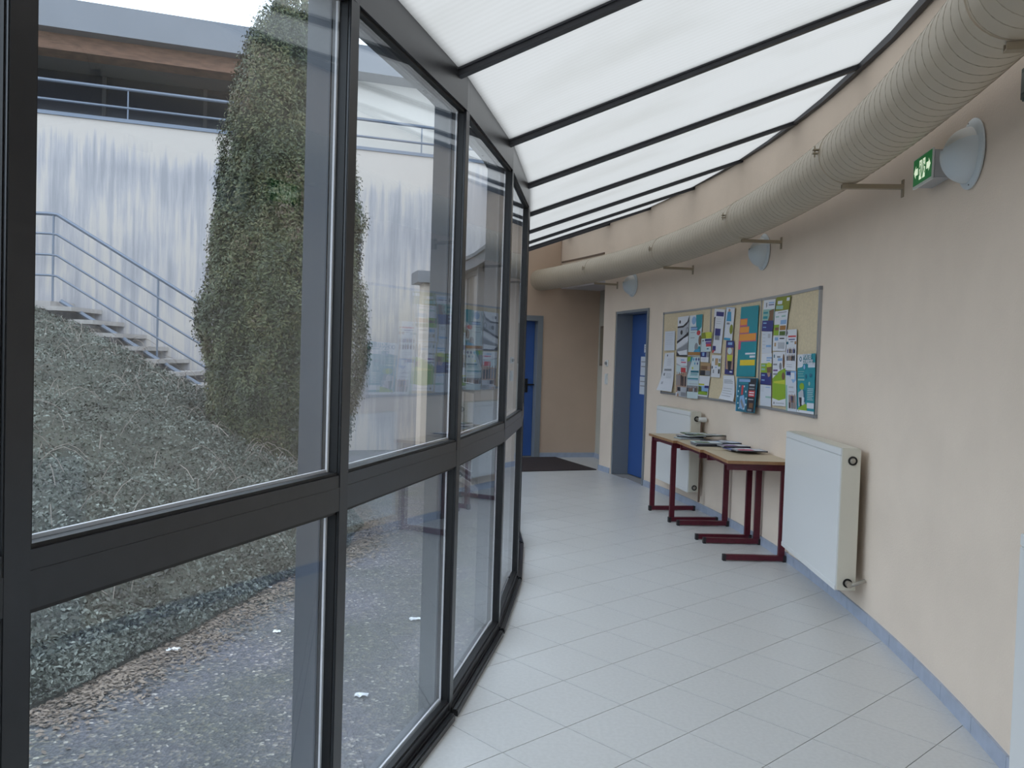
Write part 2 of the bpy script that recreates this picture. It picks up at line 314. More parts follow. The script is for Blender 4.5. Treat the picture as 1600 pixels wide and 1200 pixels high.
for i in range(-50, 60):
    for j in range(-50, 60):
        g = .0017/T_
        poly = [(tx0+T_*(cT*u+sT*v), ty0+T_*(sT*u-cT*v)) for u, v in ((i+g, j+g), (i+1-g, j+g), (i+1-g, j+1-g), (i+g, j+1-g))]
        cx = sum(p[0] for p in poly)/4; cy = sum(p[1] for p in poly)/4; rr = math.hypot(cx-GCX, cy-GCY); aa = math.degrees(math.atan2(cy-GCY, cx-GCX))
        if rr < GR-.35 or rr > rw(aa)+(.35 if aa < CORN-1 else .8) or aa < A0 or aa > A1+1: continue
        k = math.floor((aa-nodeang(0))/STEP); mid = R(nodeang(0)+STEP*(k+.5)); nx, ny = math.cos(mid), math.sin(mid)
        ap = GR*math.cos(R(STEP/2))-.045
        poly = clip(poly, GCX+nx*ap, GCY+ny*ap, -nx, -ny)
        if aa < CORN+.3:
            for da in (-1.6, -.8, 0, .8, 1.6):
                t = R(aa+da); ra = rw(aa+da)+.004
                if aa+da < CORN: 
                    if DA0+.15 < aa+da < DA1: ra += .2
                    poly = clip(poly, GCX+ra*math.cos(t), GCY+ra*math.sin(t), math.cos(t), math.sin(t)) if len(poly) > 2 else poly
        if aa > CORN-1.5 and len(poly) > 2: poly = clip(poly, q0.x, q0.y, qn.x, qn.y)
        if aa > 15 and len(poly) > 2: poly = clip(poly, E0.x, E0.y, -en.x, -en.y)
        if len(poly) < 3: continue
        ar = abs(sum(poly[q][0]*poly[(q+1) % len(poly)][1]-poly[(q+1) % len(poly)][0]*poly[q][1] for q in range(len(poly))))/2
        if ar < .0004: continue
        tiles.append((aa, math.hypot(cx, cy), i, j, poly, ar))
def prism(mb, poly, z0, z1):
    n = len(poly); mb.add([(x, y, z0) for x, y in poly]+[(x, y, z1) for x, y in poly], [tuple(range(n))[::-1], tuple(range(n, 2*n))]+[(q, (q+1) % n, n+(q+1) % n, n+q) for q in range(n)])
view = sorted([t for t in tiles if t[4] and max(p[1] for p in t[4]) > 2.2 and t[0] > -20], key=lambda t: t[1]); keep = view[:296]; ids = {(t[2], t[3]) for t in keep}
full = None
for t in keep:
    aa, d, i, j, poly, ar = t
    if ar > .1105:
        if full is None:
            fx, fy = poly[0]; mb = MB(); prism(mb, [(x-fx, y-fy) for x, y in poly], -.006, 0); o = mb.build('tile', tileM, fl); o.location = (fx, fy, 0); full = o.data
        else:
            o = bpy.data.objects.new('tile', full); C.objects.link(o); o.parent = fl; o.location = (poly[0][0], poly[0][1], random.uniform(-.0002, .0002))
    else: mb = MB(); prism(mb, poly, -.006, 0); mb.build('tile', tileM, fl)
mb = MB()
for t in tiles:
    if (t[2], t[3]) not in ids: prism(mb, t[4], -.006, 0)
o = mb.build('tile_field', tileM, fl); o['kind'] = 'stuff'

# ---- roof of translucent sheets
ce = root('ceiling', 'sloping roof of translucent white sheets between dark glazing bars', kind='structure')
BO = -.42
ks = range(-5, 12)
for k in ks:
    a, b = nodeang(k)+BO, min(nodeang(k+1)+BO, 24.3)
    if a > 23.5: break
    if k == -5: a = A0-.3
    me = bpy.data.meshes.new('roof_sheet'); pts = []; uv = []
    for (an, rr) in ((a, GR-.17), (b, GR-.17), (b, 15.98), (a, 15.98)):
        p = pol(an, rr, roofz(rr)); pts.append(p); uv.append(((an-a)*.25, rr-13))
    top = [p+Vector((0, 0, .016)) for p in pts]
    me.from_pydata([tuple(p) for p in pts+top], [], [(3, 2, 1, 0), (4, 5, 6, 7), (0, 1, 5, 4), (1, 2, 6, 5), (2, 3, 7, 6), (3, 0, 4, 7)])
    ul = me.uv_layers.new(name='UVMap')
    for lp in me.loops: ul.data[lp.index].uv = uv[lp.vertex_index % 4]
    # only the lower skin transmits; keep a single surface for the light to cross
    bm = bmesh.new(); bm.from_mesh(me); bm.faces.ensure_lookup_table(); bmesh.ops.delete(bm, geom=[bm.faces[1]], context='FACES'); bm.to_mesh(me); bm.free()
    link('roof_sheet', me, polyM, ce)
for k in range(-4, 11):
    a = nodeang(k)+BO
    if a > 23.2: break
    t = R(a); ta = Vector((-math.sin(t), math.cos(t), 0)); ra_ = Vector((math.cos(t), math.sin(t), 0))
    mb = MB()
    def bx(hw, z0, z1, r_0=GR-.17, r_1=15.80):
        c = Vector((GCX, GCY, 0)); p = []
        for z_ in (z0, z1):
            for rr, s_ in ((r_0, -1), (r_1, -1), (r_1, 1), (r_0, 1)): p.append(c+ra_*rr+ta*hw*s_+Vector((0, 0, roofz(rr)+z_)))
        mb.hexa(p)
    bx(.019, -.030, -.001); bx(.027, -.009, -.001, GR-.17, 15.74)
    bx(.03, .017, .032)
    mb.build('glazing_bar', barM, ce)

# ---- glazed facade, one bay per window
def FF(k):
    """frame of bay k (between node k-1 and k): u along, n to the outside, z up"""
    p = pol(nodeang(k-1), GR, 0); q = pol(nodeang(k), GR, 0); uu = (q-p).normalized(); nn = Vector((-uu.y, uu.x, 0)); L = (q-p).length
    return (lambda u, n, z: p+uu*u+nn*n+Vector((0, 0, z))), L
def NF(k):
    t = R(nodeang(k)); p = pol(nodeang(k), GR, 0); uu = Vector((-math.sin(t), math.cos(t), 0)); nn = Vector((-math.cos(t), -math.sin(t), 0))
    return lambda u, n, z: p+uu*u+nn*n+Vector((0, 0, z))
LBL = {1: 'nearest full glazed bay on the left, the bank and tree seen through it', 2: 'second glazed bay, railing and stained wall seen through it', 3: 'third narrow looking glazed bay showing pinboard reflections', 4: 'fourth glazed bay, the last one visible'}
for k in range(-4, 11):
    F_, L = FF(k)
    w_ = root('window_%d' % (k+5), LBL.get(k, 'tall dark framed glazed bay of the curved facade, bay %s' % ('behind the viewer' if k < 1 else 'beyond the visible curve')), kind='structure', loc=(0, 0, 0))
    f = MB(); f.box((0, .032, 0), (L, .088, .062), T=F_); f.build('bottom_rail', frameM, w_)
    LE = L-.004
    f = MB(); f.box((.046, .0305, 1.0), (L-.004, .088, 1.064), T=F_); f.box((.046, .032, 1.060), (L-.004, .088, 1.098), T=F_); f.build('transom', frameM, w_)
    f = MB(); f.box((0, .0285, 2.385), (L, .088, 2.535), T=F_); f.build('head_rail', frameM, w_)
    f = MB(); f.box((.018, .0, .0), (L-.02, .032, .022), T=F_); f.box((.018, .006, .022), (L-.02, .02, .028), T=F_); f.box((.018, .024, .022), (L-.02, .031, .034), T=F_); f.build('floor_trim', frameM, w_)
    f = MB()
    for z0, z1 in ((.062, 1.0), (1.098, 2.385)):
        f.box((.044, .036, z0), (.054, .07, z1), T=F_); f.box((LE-.005, .038, z0), (LE+.002, .07, z1), T=F_)
        f.box((.05, .038, z0), (LE, .07, z0+.008), T=F_); f.box((.05, .038, z1-.009), (LE, .07, z1), T=F_)
    f.build('gasket', blackM, w_)
    f = MB()
    for z0, z1 in ((.070, .991), (1.106, 2.376)):
        f.box((LE-.013, .064, z0), (LE-.005, .070, z1), T=F_); f.box((.054, .066, z0), (LE-.014, .073, z0+.007), T=F_)
    f.build('glazing_bead', beadM, w_)
    for z0, z1 in ((.068, .993), (1.104, 2.378)):
        f = MB(); f.box((.052, .048, z0), (LE-.003, .062, z1), T=F_); f.build('glass_pane', glassM, w_)
    N = NF(k)
    f = MB(); f.box((-.005, .030, 0), (.046, .086, 2.54), T=N); f.build('mullion', frameM, w_, bevel=.002)
    f = MB(); f.box((-.008, .086, -.08), (.046, .158, 2.43), T=N); tag(f.build('outer_post', postM, w_), 'blue grey steel post outside the glass')
    f = MB(); f.box((-.01, .086, 2.43), (L+.01, .16, 2.54), T=F_); f.build('outer_head', postM, w_)
    f = MB(); f.box((-.02, .16, 2.43), (L+.02, .185, 2.575), T=F_); f.box((-.02, .185, 2.545), (L+.02, .205, 2.585), T=F_); f.build('eaves_fascia', fasciaM, w_)
    f = MB(); f.box((0, .086, -.08), (L, .14, .03), T=F_); f.build('outer_sill', postM, w_)

# ---- blue doors
def door_leaf(Fn, u0, u1, z1, depth, frame_w, hu, parent):
    """Fn(u,n,z): n=0 wall face, n<0 into the wall"""
    f = MB()
    for a, b in ((u0, u0+frame_w), (u1-frame_w, u1)): f.box((a, -depth-.04, 0), (b, .012, z1), T=Fn)
    f.box((u0+frame_w, -depth-.04, z1-frame_w), (u1-frame_w, .012, z1), T=Fn)
    f.build('door_frame', greyM, parent)
    f = MB(); f.box((u0+frame_w+.004, -depth-.045, .008), (u1-frame_w-.004, -depth, z1-frame_w-.004), T=Fn); lf = f.build('door_leaf', blueM, parent)
    f = MB(); f.box((hu-.02, -depth, .93), (hu+.02, -depth+.008, 1.13), T=Fn); f.box((hu-.012, -depth+.008, 1.035), (hu+.012, -depth+.05, 1.06), T=Fn); f.box((hu-.012, -depth+.035, 1.035), (hu+.10, -depth+.055, 1.055), T=Fn)
    f.box((hu-.015, -depth+.008, .965), (hu+.015, -depth+.014, .995), T=Fn)
    f.build('door_handle', blackM, lf)
d1 = root('door_1', 'blue door set deep in a grey frame in the curved wall', kind='structure')
amid = (DA0+DA1)/2; Wd = wframe(amid); hw = rw(amid)*R((DA1-DA0)/2)
door_leaf(Wd, -hw, hw, 2.047, .2, .032, -hw+.12, d1)
f = MB(); f.box((-hw, -.34, -.05), (hw, -.24, 2.06), T=Wd); f.build('door_backing', greyM, d1)
d2 = root('door_2', 'blue door with black handle at the far end behind the mat', kind='structure')
f = MB()
EF = lambda x, n, z: EW(x, n, z)
door_leaf(EF, DX0, DX1, 2.04, .13, .075, .24, d2)
f.box((DX0, -.3, -.05), (DX1, -.2, 2.05), T=EF); f.build('door_backing', greyM, d2)
# threshold tiles in front of door_2 lie on the floor; lowered strip under the recess of door 2
f = MB(); f.box((DX0, -.2, -.05), (DX1, 0, -.002), T=EF); f.build('threshold', groutM, d2)
f = MB(); f.box((-hw, -.24, -.05), (hw, 0.0, -.004), T=Wd); f.build('threshold', groutM, d1)

# ================================================================== OUTSIDE
g = MB(); g.box((-22, -10, -.16), (8, 24, -.08)); o = g.build('ground', asphM); tag(o, 'speckled grey asphalt yard outside the glass', kind='structure')
# retaining wall with terrace on top
P1 = Vector((-6.44, 11.5, 0)); P2 = Vector((-1.25, 13.4, 0)); wd = (P2-P1).normalized(); wn_ = Vector((wd.y, -wd.x, 0))
def RW(u, n, z): return P1+wd*u+wn_*n+Vector((0, 0, z))
LW = (P2-P1).length
f = MB(); f.box((-9, -.35, -.1), (9.5, 0, 4.53), T=RW); o = f.build('wall_retaining', stainM); tag(o, 'high beige retaining wall streaked with grey run-off stains', kind='structure')
f = MB(); f.box((-9, -.37, 4.53), (9.5, .02, 4.58), T=RW); tag(f.build('coping', railM, o), 'grey metal coping')
rl = root('terrace_railing', 'grey two-bar railing on top of the high stained wall', 'railing')
for nm, z in (('top_rail', 5.02), ('middle_rail', 4.76)):
    f = MB(); f.tube([RW(-8.9, -.1, z), RW(9.4, -.1, z)], .024 if z > 5 else .018); f.build(nm, railM, rl)
for u in (-7.8, -5.2, -2.0, 1.02, 3.6, 5.25+.0, 8.2):
    f = MB(); f.tube([RW(u, -.1, 4.57), RW(u, -.1, 5.02)], .011, n=8); f.build('post', railM, rl)
tb = root('terrace_building', 'upper storey with dark glazing, wooden beam and wide grey roof fascia behind the railing', 'building')
f = MB(); f.box((-9, -6, 5.67), (9.5, .12, 6.07), T=RW); f.build('roof_fascia', fasciaM, tb)
f = MB(); f.box((-9, -.50, 5.45), (3.4, -.12, 5.67), T=RW); f.build('wooden_beam', woodM, tb)
f = MB(); f.box((-9, -2.0, 4.5), (3.7, -1.9, 5.69), T=RW); f.build('dark_glazing', darkglM, tb)
for u in np.arange(-8.5, 3.6, 1.5):
    f = MB(); f.box((u, -1.9, 4.5), (u+.06, -1.86, 5.67), T=RW); f.build('glazing_post', barM, tb)
f = MB(); f.box((3.7, -2.2, 4.4), (9.5, -.32, 5.67), T=RW); f.build('rendered_wall', renderM, tb)
f = MB(); f.box((-9, -6, 4.4), (9.5, -.35, 4.55), T=RW); f.build('terrace_floor', concM, tb)
# ---- outdoor stair with railing
st = root('outdoor_stair', 'concrete outdoor stair climbing left along the stained wall', 'stair')
SZ = lambda x: 2.04 - (x+6.1)*.60    # height of the flight's underline at world x
def SL(x, dy, z): return Vector((x, 11.14+(x+6.1)*.13+dy, z))
for i in range(13):
    x = -6.05+.27*i; z = SZ(x)-.10
    if z < -.05: break
    f = MB(); y0_, y1_ = -.26, 1.0; p = [SL(x, y0_, z), SL(x+.31, y0_, z), SL(x+.31, .42+.1*0, z), SL(x, .42, z)]
    # reach back to the wall face
    q2 = []
    for xx in (x+.31, x):
        u = (Vector((xx, 0, 0))-P1).dot(Vector((1, 0, 0)))/wd.x; q2.append(Vector((xx, (P1+wd*u).y-.01, z)))
    p = [SL(x, y0_, z), SL(x+.31, y0_, z), q2[0], q2[1]]
    f.hexa([v-Vector((0, 0, .055)) for v in p]+p); f.build('tread', concM, st)
f = MB(); f.hexa([Vector(v) for v in ((-9.5, 10.2, 1.88), (-6.05, 11.0, 1.88), (-6.05, 11.6, 1.88), (-9.5, 10.36, 1.88), (-9.5, 10.2, 1.98), (-6.05, 11.0, 1.98), (-6.05, 11.6, 1.98), (-9.5, 10.36, 1.98))]); f.build('landing', concM, st)
sr_ = root('stair_railing', 'blue grey tubular railing of four bars following the outdoor stair', 'railing')
for nm, h, r_ in (('top_rail', 1.09, .024), ('bar', .83, .015), ('bar', .555, .015), ('bar', .285, .015)):
    f = MB(); f.tube([Vector((-9.6, 10.68, 2.04+h)), SL(-6.15, 0, 2.04+h), SL(-6.05, 0, 2.03+h), SL(-2.9, 0, SZ(-2.9)+h)], r_, n=8); f.build(nm, railM, sr_)
f = MB(); f.tube([SL(-6.0, 0, SZ(-6.0)+.01), SL(-2.75, 0, SZ(-2.75)+.01)], .03, n=8); f.build('stringer', railM, sr_)
for x in (-6.1, -4.78, -3.4, -8.4):
    zb = SZ(x) if x > -7 else 2.0; p = SL(x, 0, 0) if x > -7 else Vector((x, 10.84, 0))
    f = MB(); f.tube([Vector((p.x, p.y, zb-.10)), Vector((p.x, p.y, (zb if x > -7 else 2.04)+1.09))], .014, n=8); f.build('post', railM, sr_)

# ---- planted bank
Bp = np.array([(-4.2, -8, -.08), (-3.0, -3, -.08), (-2.35, .5, -.08), (-1.95, 3.3, -.08), (-1.80, 3.87, -.08), (-1.66, 4.43, -.08), (-1.46, 5.53, -.08), (-1.22, 6.45, -.08), (-1.28, 7.2, -.08), (-1.55, 8.1, -.08), (-2.0, 9.4, -.08), (-2.3, 11.05, -.08)])
Tp = np.array([(-16, -8, 3.0), (-15, -3, 3.0), (-13, 2, 2.9), (-11.0, 7.0, 2.5), (-9.6, 9.7, 2.15), (-8, 10.5, 2.02), (-6.3, 10.95, 1.84), (-5.3, 11.02, 1.27), (-4.5, 11.08, .74), (-3.6, 11.15, .20), (-2.9, 11.25, -.06), (-2.45, 11.3, -.08)])
def samp(A, s): i = min(int(s), len(A)-2); t = s-i; return A[i]*(1-t)+A[i+1]*t
from mathutils import noise as mn
def bank(s, t):
    p = samp(Bp, s)*(1-t)+samp(Tp, s)*t; zT = samp(Tp, s)[2]
    z = -.08+(zT+.08)*(t**.92)+.26*math.sin(math.pi*min(t*1.0, 1))*(1 if zT > 1 else max(zT, 0))
    n_ = mn.noise(Vector((p[0]*1.3, p[1]*1.3, 0)))*.12+mn.noise(Vector((p[0]*5, p[1]*5, 2)))*.05
    edge = min(1, t*8)*min(1, (1-t)*10)
    return Vector((p[0]+.12*mn.noise(Vector((p[1]*1.7, 3, 0)))*(1-t), p[1], z+n_*edge+.03*(t > 0)))
NS, NT = 110, 60
f = MB(); f.v = [tuple(bank(11*i/NS, j/NT)) for i in range(NS+1) for j in range(NT+1)]
f.f = [(i*(NT+1)+j, i*(NT+1)+j+1, (i+1)*(NT+1)+j+1, (i+1)*(NT+1)+j) for i in range(NS) for j in range(NT)]; f.m = [0]*len(f.f)
bk = f.build('bank', mat('bank_soil', (.06, .06, .045), .95, noise=.5, scale=4, bump=.6, bscale=40), smooth=True); tag(bk, 'steep earth bank rising from the yard to the outdoor stair', kind='structure')
def foliage(name, centres, normals, size, mat_, parent=None, aspect=.55, spread=1.0):
    n = len(centres); d = rng.normal(size=(n, 3)); d = d/np.linalg.norm(d, axis=1)[:, None]
    nrm = normals+spread*d; nrm /= np.linalg.norm(nrm, axis=1)[:, None]
    a = np.cross(nrm, rng.normal(size=(n, 3))); a /= np.linalg.norm(a, axis=1)[:, None]; b = np.cross(nrm, a)
    s = (size*rng.uniform(.6, 1.4, n))[:, None]
    v = np.stack([centres-a*s, centres-b*s*aspect+nrm*s*.15, centres+a*s, centres+b*s*aspect+nrm*s*.15], 1).reshape(-1, 3)
    me = bpy.data.meshes.new(name); me.vertices.add(4*n); me.vertices.foreach_set('co', v.ravel())
    me.loops.add(4*n); me.loops.foreach_set('vertex_index', np.arange(4*n)); me.polygons.add(n); me.polygons.foreach_set('loop_start', np.arange(n)*4)
    me.update(calc_edges=True); me.validate(); return link(name, me, mat_, parent)
cs = []; rnd = random.Random(3)
while len(cs) < 190000:
    s = rnd.uniform(2.2, 10.95); t = rnd.random()**1.35
    if s < 3: t = rnd.random()
    p = bank(s, t); h = rnd.random()**2*(.05+.07*max(0, mn.noise(Vector((p.x*2.2, p.y*2.2, 5)))+.4))
    if t < .04: h *= t*20
    cs.append((p.x, p.y, p.z+h))
cs = np.array(cs); up_ = np.tile(np.array([(.25, -.35, .9)]), (len(cs), 1))
fo = foliage('bank_groundcover', cs, up_, .0135, leaf_mat('groundcover_leaves', [(.018, .021, .016), (.052, .047, .037), (.062, .070, .052), (.085, .097, .078), (.19, .205, .175)], nscale=2.2, w1=.55, w2=1.5), aspect=.5, spread=1.1)
tag(fo, 'low grey green scrubby ground cover on the bank', 'groundcover', kind='stuff')
# dry twigs arching over the ground cover
f = MB(); rnd = random.Random(11)
for _ in range(420):
    s = rnd.uniform(2.9, 8.6); t = rnd.uniform(.03, .8); p = bank(s, t); dr = rnd.uniform(0, 6.28); L_ = rnd.uniform(.12, .42); pts = []
    for i in range(5): q = i/4; pts.append(p+Vector((math.cos(dr)*L_*q, math.sin(dr)*L_*q, .06+.10*math.sin(math.pi*q)+.02*q)))
    f.tube(pts, .0022, n=3, cap=False)
tg = f.build('bank_twigs', mat('dry_twig', (.24, .20, .17), .9)); tag(tg, 'thin dry arching twigs over the ground cover', 'twigs', kind='stuff')
# leaf litter at the foot of the bank
cs = []
for _ in range(9000):
    s = rnd.uniform(2.6, 9.5); b_ = samp(Bp, s); o_ = abs(rnd.gauss(0, .13)); cs.append((b_[0]+o_, b_[1]-.25*o_, -.076+rnd.random()*.01))
lt = foliage('leaf_litter', np.array(cs), np.tile(np.array([(0, 0, 1.)]), (len(cs), 1)), .012, leaf_mat('dry_leaves', [(.07, .055, .045), (.12, .085, .06), (.20, .15, .11), (.10, .09, .07)]), aspect=.6, spread=.3)
tag(lt, 'brown leaf litter along the foot of the bank', 'leaf litter', kind='stuff')
# ---- conical evergreen
tr = root('conifer_tree', 'tall dark green conical evergreen with two tips on the bank', 'tree', loc=(-2.21, 8.1, 0))
def trad(z, ph):    # outline radius at height z
    r_ = float(np.interp(z, [0, .3, .6, 1.0, 1.8, 2.6, 3.3, 3.8, 4.3, 4.6, 4.8], [.40, .48, .60, .69, .70, .65, .59, .50, .36, .20, .02]))
    return max(r_, .02)*(1+.13*mn.noise(Vector((math.cos(ph)*1.6, math.sin(ph)*1.6, z*1.5)))+.06*mn.noise(Vector((math.cos(ph)*5, math.sin(ph)*5, z*5))))
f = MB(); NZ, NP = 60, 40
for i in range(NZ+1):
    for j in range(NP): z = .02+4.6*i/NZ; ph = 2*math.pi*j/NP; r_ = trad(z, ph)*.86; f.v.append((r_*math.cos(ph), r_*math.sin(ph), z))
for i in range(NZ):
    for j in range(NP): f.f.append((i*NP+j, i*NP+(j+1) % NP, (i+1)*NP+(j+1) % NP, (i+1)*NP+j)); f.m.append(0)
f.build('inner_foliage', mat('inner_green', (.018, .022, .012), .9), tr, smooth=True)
cs = []; ns = []
def tree_pt(z, ph, k): r_ = trad(z, ph)*k; return (r_*math.cos(ph), r_*math.sin(ph), z)
for _ in range(15000):      # upright sprays
    z = 4.75*(1-rnd.random()**.8*.985)
    if rnd.random() < .45: z = rnd.uniform(.0, 3.2)
    ph = rnd.uniform(0, 6.283); kk = mn.noise(Vector((math.cos(ph)*4.5, math.sin(ph)*4.5, z*3.2))); base = tree_pt(z, ph, .96+.13*kk+rnd.uniform(-.03, .04)); n0 = np.array([math.cos(ph), math.sin(ph), .35])
    for q in range(11):
        cs.append((base[0]+rnd.gauss(0, .018)+n0[0]*q*.004, base[1]+rnd.gauss(0, .018)+n0[1]*q*.004, base[2]+rnd.gauss(0, .045)+q*.006)); ns.append(n0)
for tx_, ty_ in ((-.10, 0), (.18, .06)):   # the two tips
    for _ in range(2600):
        z = rnd.uniform(4.1, 4.9 if tx_ < 0 else 5.1); ph = rnd.uniform(0, 6.283); r_ = .17*max(0, ((4.95 if tx_ < 0 else 5.15)-z))**.6*rnd.uniform(.5, 1)
        cs.append((tx_+r_*math.cos(ph), ty_+r_*math.sin(ph), z)); ns.append((math.cos(ph), math.sin(ph), .4))
tl_ = foliage('foliage', np.array(cs), np.array(ns), .0165, leaf_mat('conifer_leaves', [(.008, .012, .005), (.022, .032, .012), (.045, .058, .020), (.085, .085, .028), (.085, .055, .035)], nscale=2.6, w1=.45, w2=1.4), tr, aspect=.42, spread=.7)
tl_['kind'] = 'stuff'
f = MB(); f.tube([(0, 0, -.1), (0, 0, 3.5)], [.09, .03], n=8); f.build('trunk', woodM, tr)
# ---- paper scraps on the asphalt
SCR = [((-1.64, 4.14), .05, 'small white paper scrap lying nearest the foot of the bank'), ((-1.50, 5.30), .035, 'tiny white paper scrap farthest out by the bank foot'), ((-.62, 3.66), .045, 'crumpled white paper tuft beyond the second glazed bay'), ((-.51, 4.74), .05, 'thin white paper strip outside the second bay beside its far post'), ((-1.22, 4.47), .03, 'faint white scrap on the asphalt seen in the first bay')]
for (x, y), s_, lb in SCR:
    f = MB(); n_ = 5
    for i in range(n_+1):
        for j in range(n_+1): f.v.append((x+(i/n_-.5)*s_*1.3, y+(j/n_-.5)*s_*.8, -.077+rnd.random()*s_*.3))
    f.f = [(i*(n_+1)+j, (i+1)*(n_+1)+j, (i+1)*(n_+1)+j+1, i*(n_+1)+j+1) for i in range(n_) for j in range(n_)]; f.m = [0]*len(f.f)
    tag(f.build('paper_scrap', mat('scrap_paper', (.75, .77, .80), .8), fix=False), lb, 'litter')

# ================================================================== DUCT
DOFF, DR, DZ = .29, .15, 2.55
du = root('ventilation_duct', 'fat beige spiral ventilation duct running along the top of the curved wall', 'duct')
def dcen(a): return pol(a, rw(a)-DOFF-.0009*a, DZ)
f = MB(); pts = [dcen(a) for a in np.arange(A0+.2, 23.3, .6)]; f.tube(pts, DR, n=44); f.build('duct_tube', ductM, du, smooth=True)
f = MB(); pitch_ = .285; pts = []
a = -21.0
while a < 22.6:
    t = R(a); ph = 2*math.pi*a/pitch_; c = dcen(a); ra_ = Vector((math.cos(t), math.sin(t), 0))
    pts.append(c+(ra_*math.cos(ph)+Vector((0, 0, 1))*math.sin(ph))*(DR+.0002)); a += pitch_/28
f.tube(pts, .0020, n=4); o = f.build('spiral_seam', seamM, du)
for a in (-13.7, -6.4, 1.2, 8.75, 16.4):
    c = dcen(a); t = R(a); ra_ = Vector((math.cos(t), math.sin(t), 0)); ta = Vector((-math.sin(t), math.cos(t), 0)); up3 = Vector((0, 0, 1))
    f = MB(); n_ = 36
    for i in range(n_):
        ph = 2*math.pi*i/n_; d_ = ra_*math.cos(ph)+up3*math.sin(ph)
        for rr, s_ in ((DR, -1), (DR+.004, -1), (DR+.004, 1), (DR, 1)): f.v.append(tuple(c+d_*rr+ta*.012*s_))
    for i in range(n_):
        for j in range(4): q = i*4; q2 = ((i+1) % n_)*4; f.f.append((q+j, q+(j+1) % 4, q2+(j+1) % 4, q2+j)); f.m.append(0)
    cl = f.build('clamp_band', ductM, du)
    # bolted ear on the room side
    f = MB(); e = c-ra_*(DR+.0)+up3*.02
    def EB(x, y, z): return e-ra_*x+ta*y+up3*z
    f.box((0, -.014, .0), (.03, .014, .006), T=EB); f.box((0, -.014, -.018), (.03, .014, -.012), T=EB); f.tube([EB(.02, 0, -.035), EB(.02, 0, .022)], .004, n=6)
    f.build('clamp_bolt', brkM, cl)
    # wall bracket under the duct
    f = MB()
    def BB(x, y, z): return wp(a, 0, 0)-ra_*x+ta*y+up3*z
    f.box((0, -.016, 2.33), (.006, .016, 2.42), T=BB); f.box((.006, -.016, 2.372), (.31, .016, 2.377), T=BB); f.box((.006, -.016, 2.377), (.31, -.011, 2.395), T=BB); f.box((.006, .011, 2.377), (.31, .016, 2.395), T=BB)
    f.tube([BB(.29, 0, 2.377), BB(.29, 0, 2.405)], .006, n=6)
    f.build('wall_bracket', brkM, du)

# ================================================================== RADIATORS
def radiator(name, a_near, a_far, z0, z1, label, gap=.03, th=.11, valve=None):
    ac = (a_near+a_far)/2; Lr = 2*rw(ac)*math.sin(R(a_far-a_near)/2); Wf = wframe(ac, .012)
    t = root(name, label, 'radiator', loc=(0, 0, 0)); h = Lr/2
    f = MB(); f.box((-h+.01, gap+.008, z0+.02), (h-.01, gap+th-.012, z1-.02), T=Wf); f.build('body', radcM, t)
    f = MB(); f.box((-h, gap+th-.012, z0), (h, gap+th, z1-.045), T=Wf); f.build('front_panel', radM, t, bevel=.003)
    f = MB(); f.box((-h, gap+th-.014, z1-.043), (h, gap+th, z1-.004), T=Wf); f.build('top_strip', radM, t, bevel=.003)
    f = MB(); f.box((-h, gap+th-.002, z0+.0), (h, gap+th+.003, z0+.028), T=Wf); f.build('bottom_fold', radM, t)
    f = MB(); f.box((-h, gap, z1-.012), (h, gap+th-.006, z1), T=Wf); f.build('top_cover', radcM, t, bevel=.004)
    for s_ in (-1, 1):
        f = MB(); f.box((s_*h-.008, gap, z0+.002), (s_*h+.008, gap+th-.006, z1-.004), T=Wf); sc = f.build('side_cover', radcM, t, bevel=.003)
        if s_ == -1:
            for zz_, kind in ((z1-.07, 'top'), (z0+.045, 'low')):
                def TT(x, y, h_, zz_=zz_): return Wf(-h-.008-h_, gap+th*.42+x, zz_+y)
                f = MB(); f.lathe([(.0, 0), (.026, 0), (.026, .004), (.017, .004), (.017, .0)], TT, 20); f.build('plug_ring', blackM, sc)
                f = MB(); f.lathe([(.0, 0), (.015, 0), (.015, .006), (.008, .009), (.0, .009)], TT, 16); f.build('plug', chromeM, sc)
    if valve == 'low':
        f = MB(); f.tube([Wf(-h-.012, gap+th*.42, z0+.045), Wf(-h-.035, gap+th*.42-.005, z0+.04), Wf(-h-.045, gap+.03, z0+.045), Wf(-h-.04, -.01, z0+.07)], .011, n=10)
        f.tube([Wf(-h-.03, gap+th*.42, z0+.045), Wf(-h-.05, gap+th*.42, z0+.045)], .018, n=12); f.build('return_valve', chromeM, t, smooth=True)
    if valve == 'head':
        f = MB(); f.tube([Wf(-h-.01, gap+th*.42, z1-.07), Wf(-h-.06, gap+th*.42, z1-.07)], .014, n=12); f.build('valve_body', chromeM, t, smooth=True)
        f = MB(); f.tube([Wf(-h-.055, gap+th*.42, z1-.07), Wf(-h-.06, gap+th*.42-.05, z1-.072), Wf(-h-.06, gap+th*.42-.075, z1-.072)], [.020, .026, .022], n=14); f.build('thermostat_head', whiteM, t, smooth=True)
        f = MB(); f.tube([Wf(-h-.045, gap+.012, z1-.075), Wf(-h-.045, gap+.012, .10)], .009, n=8); f.build('supply_pipe', copM, t, smooth=True)
    if valve == 'vent':
        f = MB(); f.tube([Wf(h-.03, gap+.05, z1-.002), Wf(h-.03, gap+.05, z1+.03)], .006, n=8); f.tube([Wf(h-.03, gap+.05, z1+.03), Wf(h-.03, gap+.05, z1+.042)], .010, n=8); f.build('air_vent', whiteM, t)
    for u in (-h+.18, h-.18):
        f = MB(); f.box((u-.012, -.012, z0+.1), (u+.012, gap+.01, z1-.1), T=Wf); f.build('wall_bracket', radcM, t)
    return t
radiator('radiator', -5.25, -1.07, .170, .980, 'large white panel radiator at the near end of the desks', valve='low')
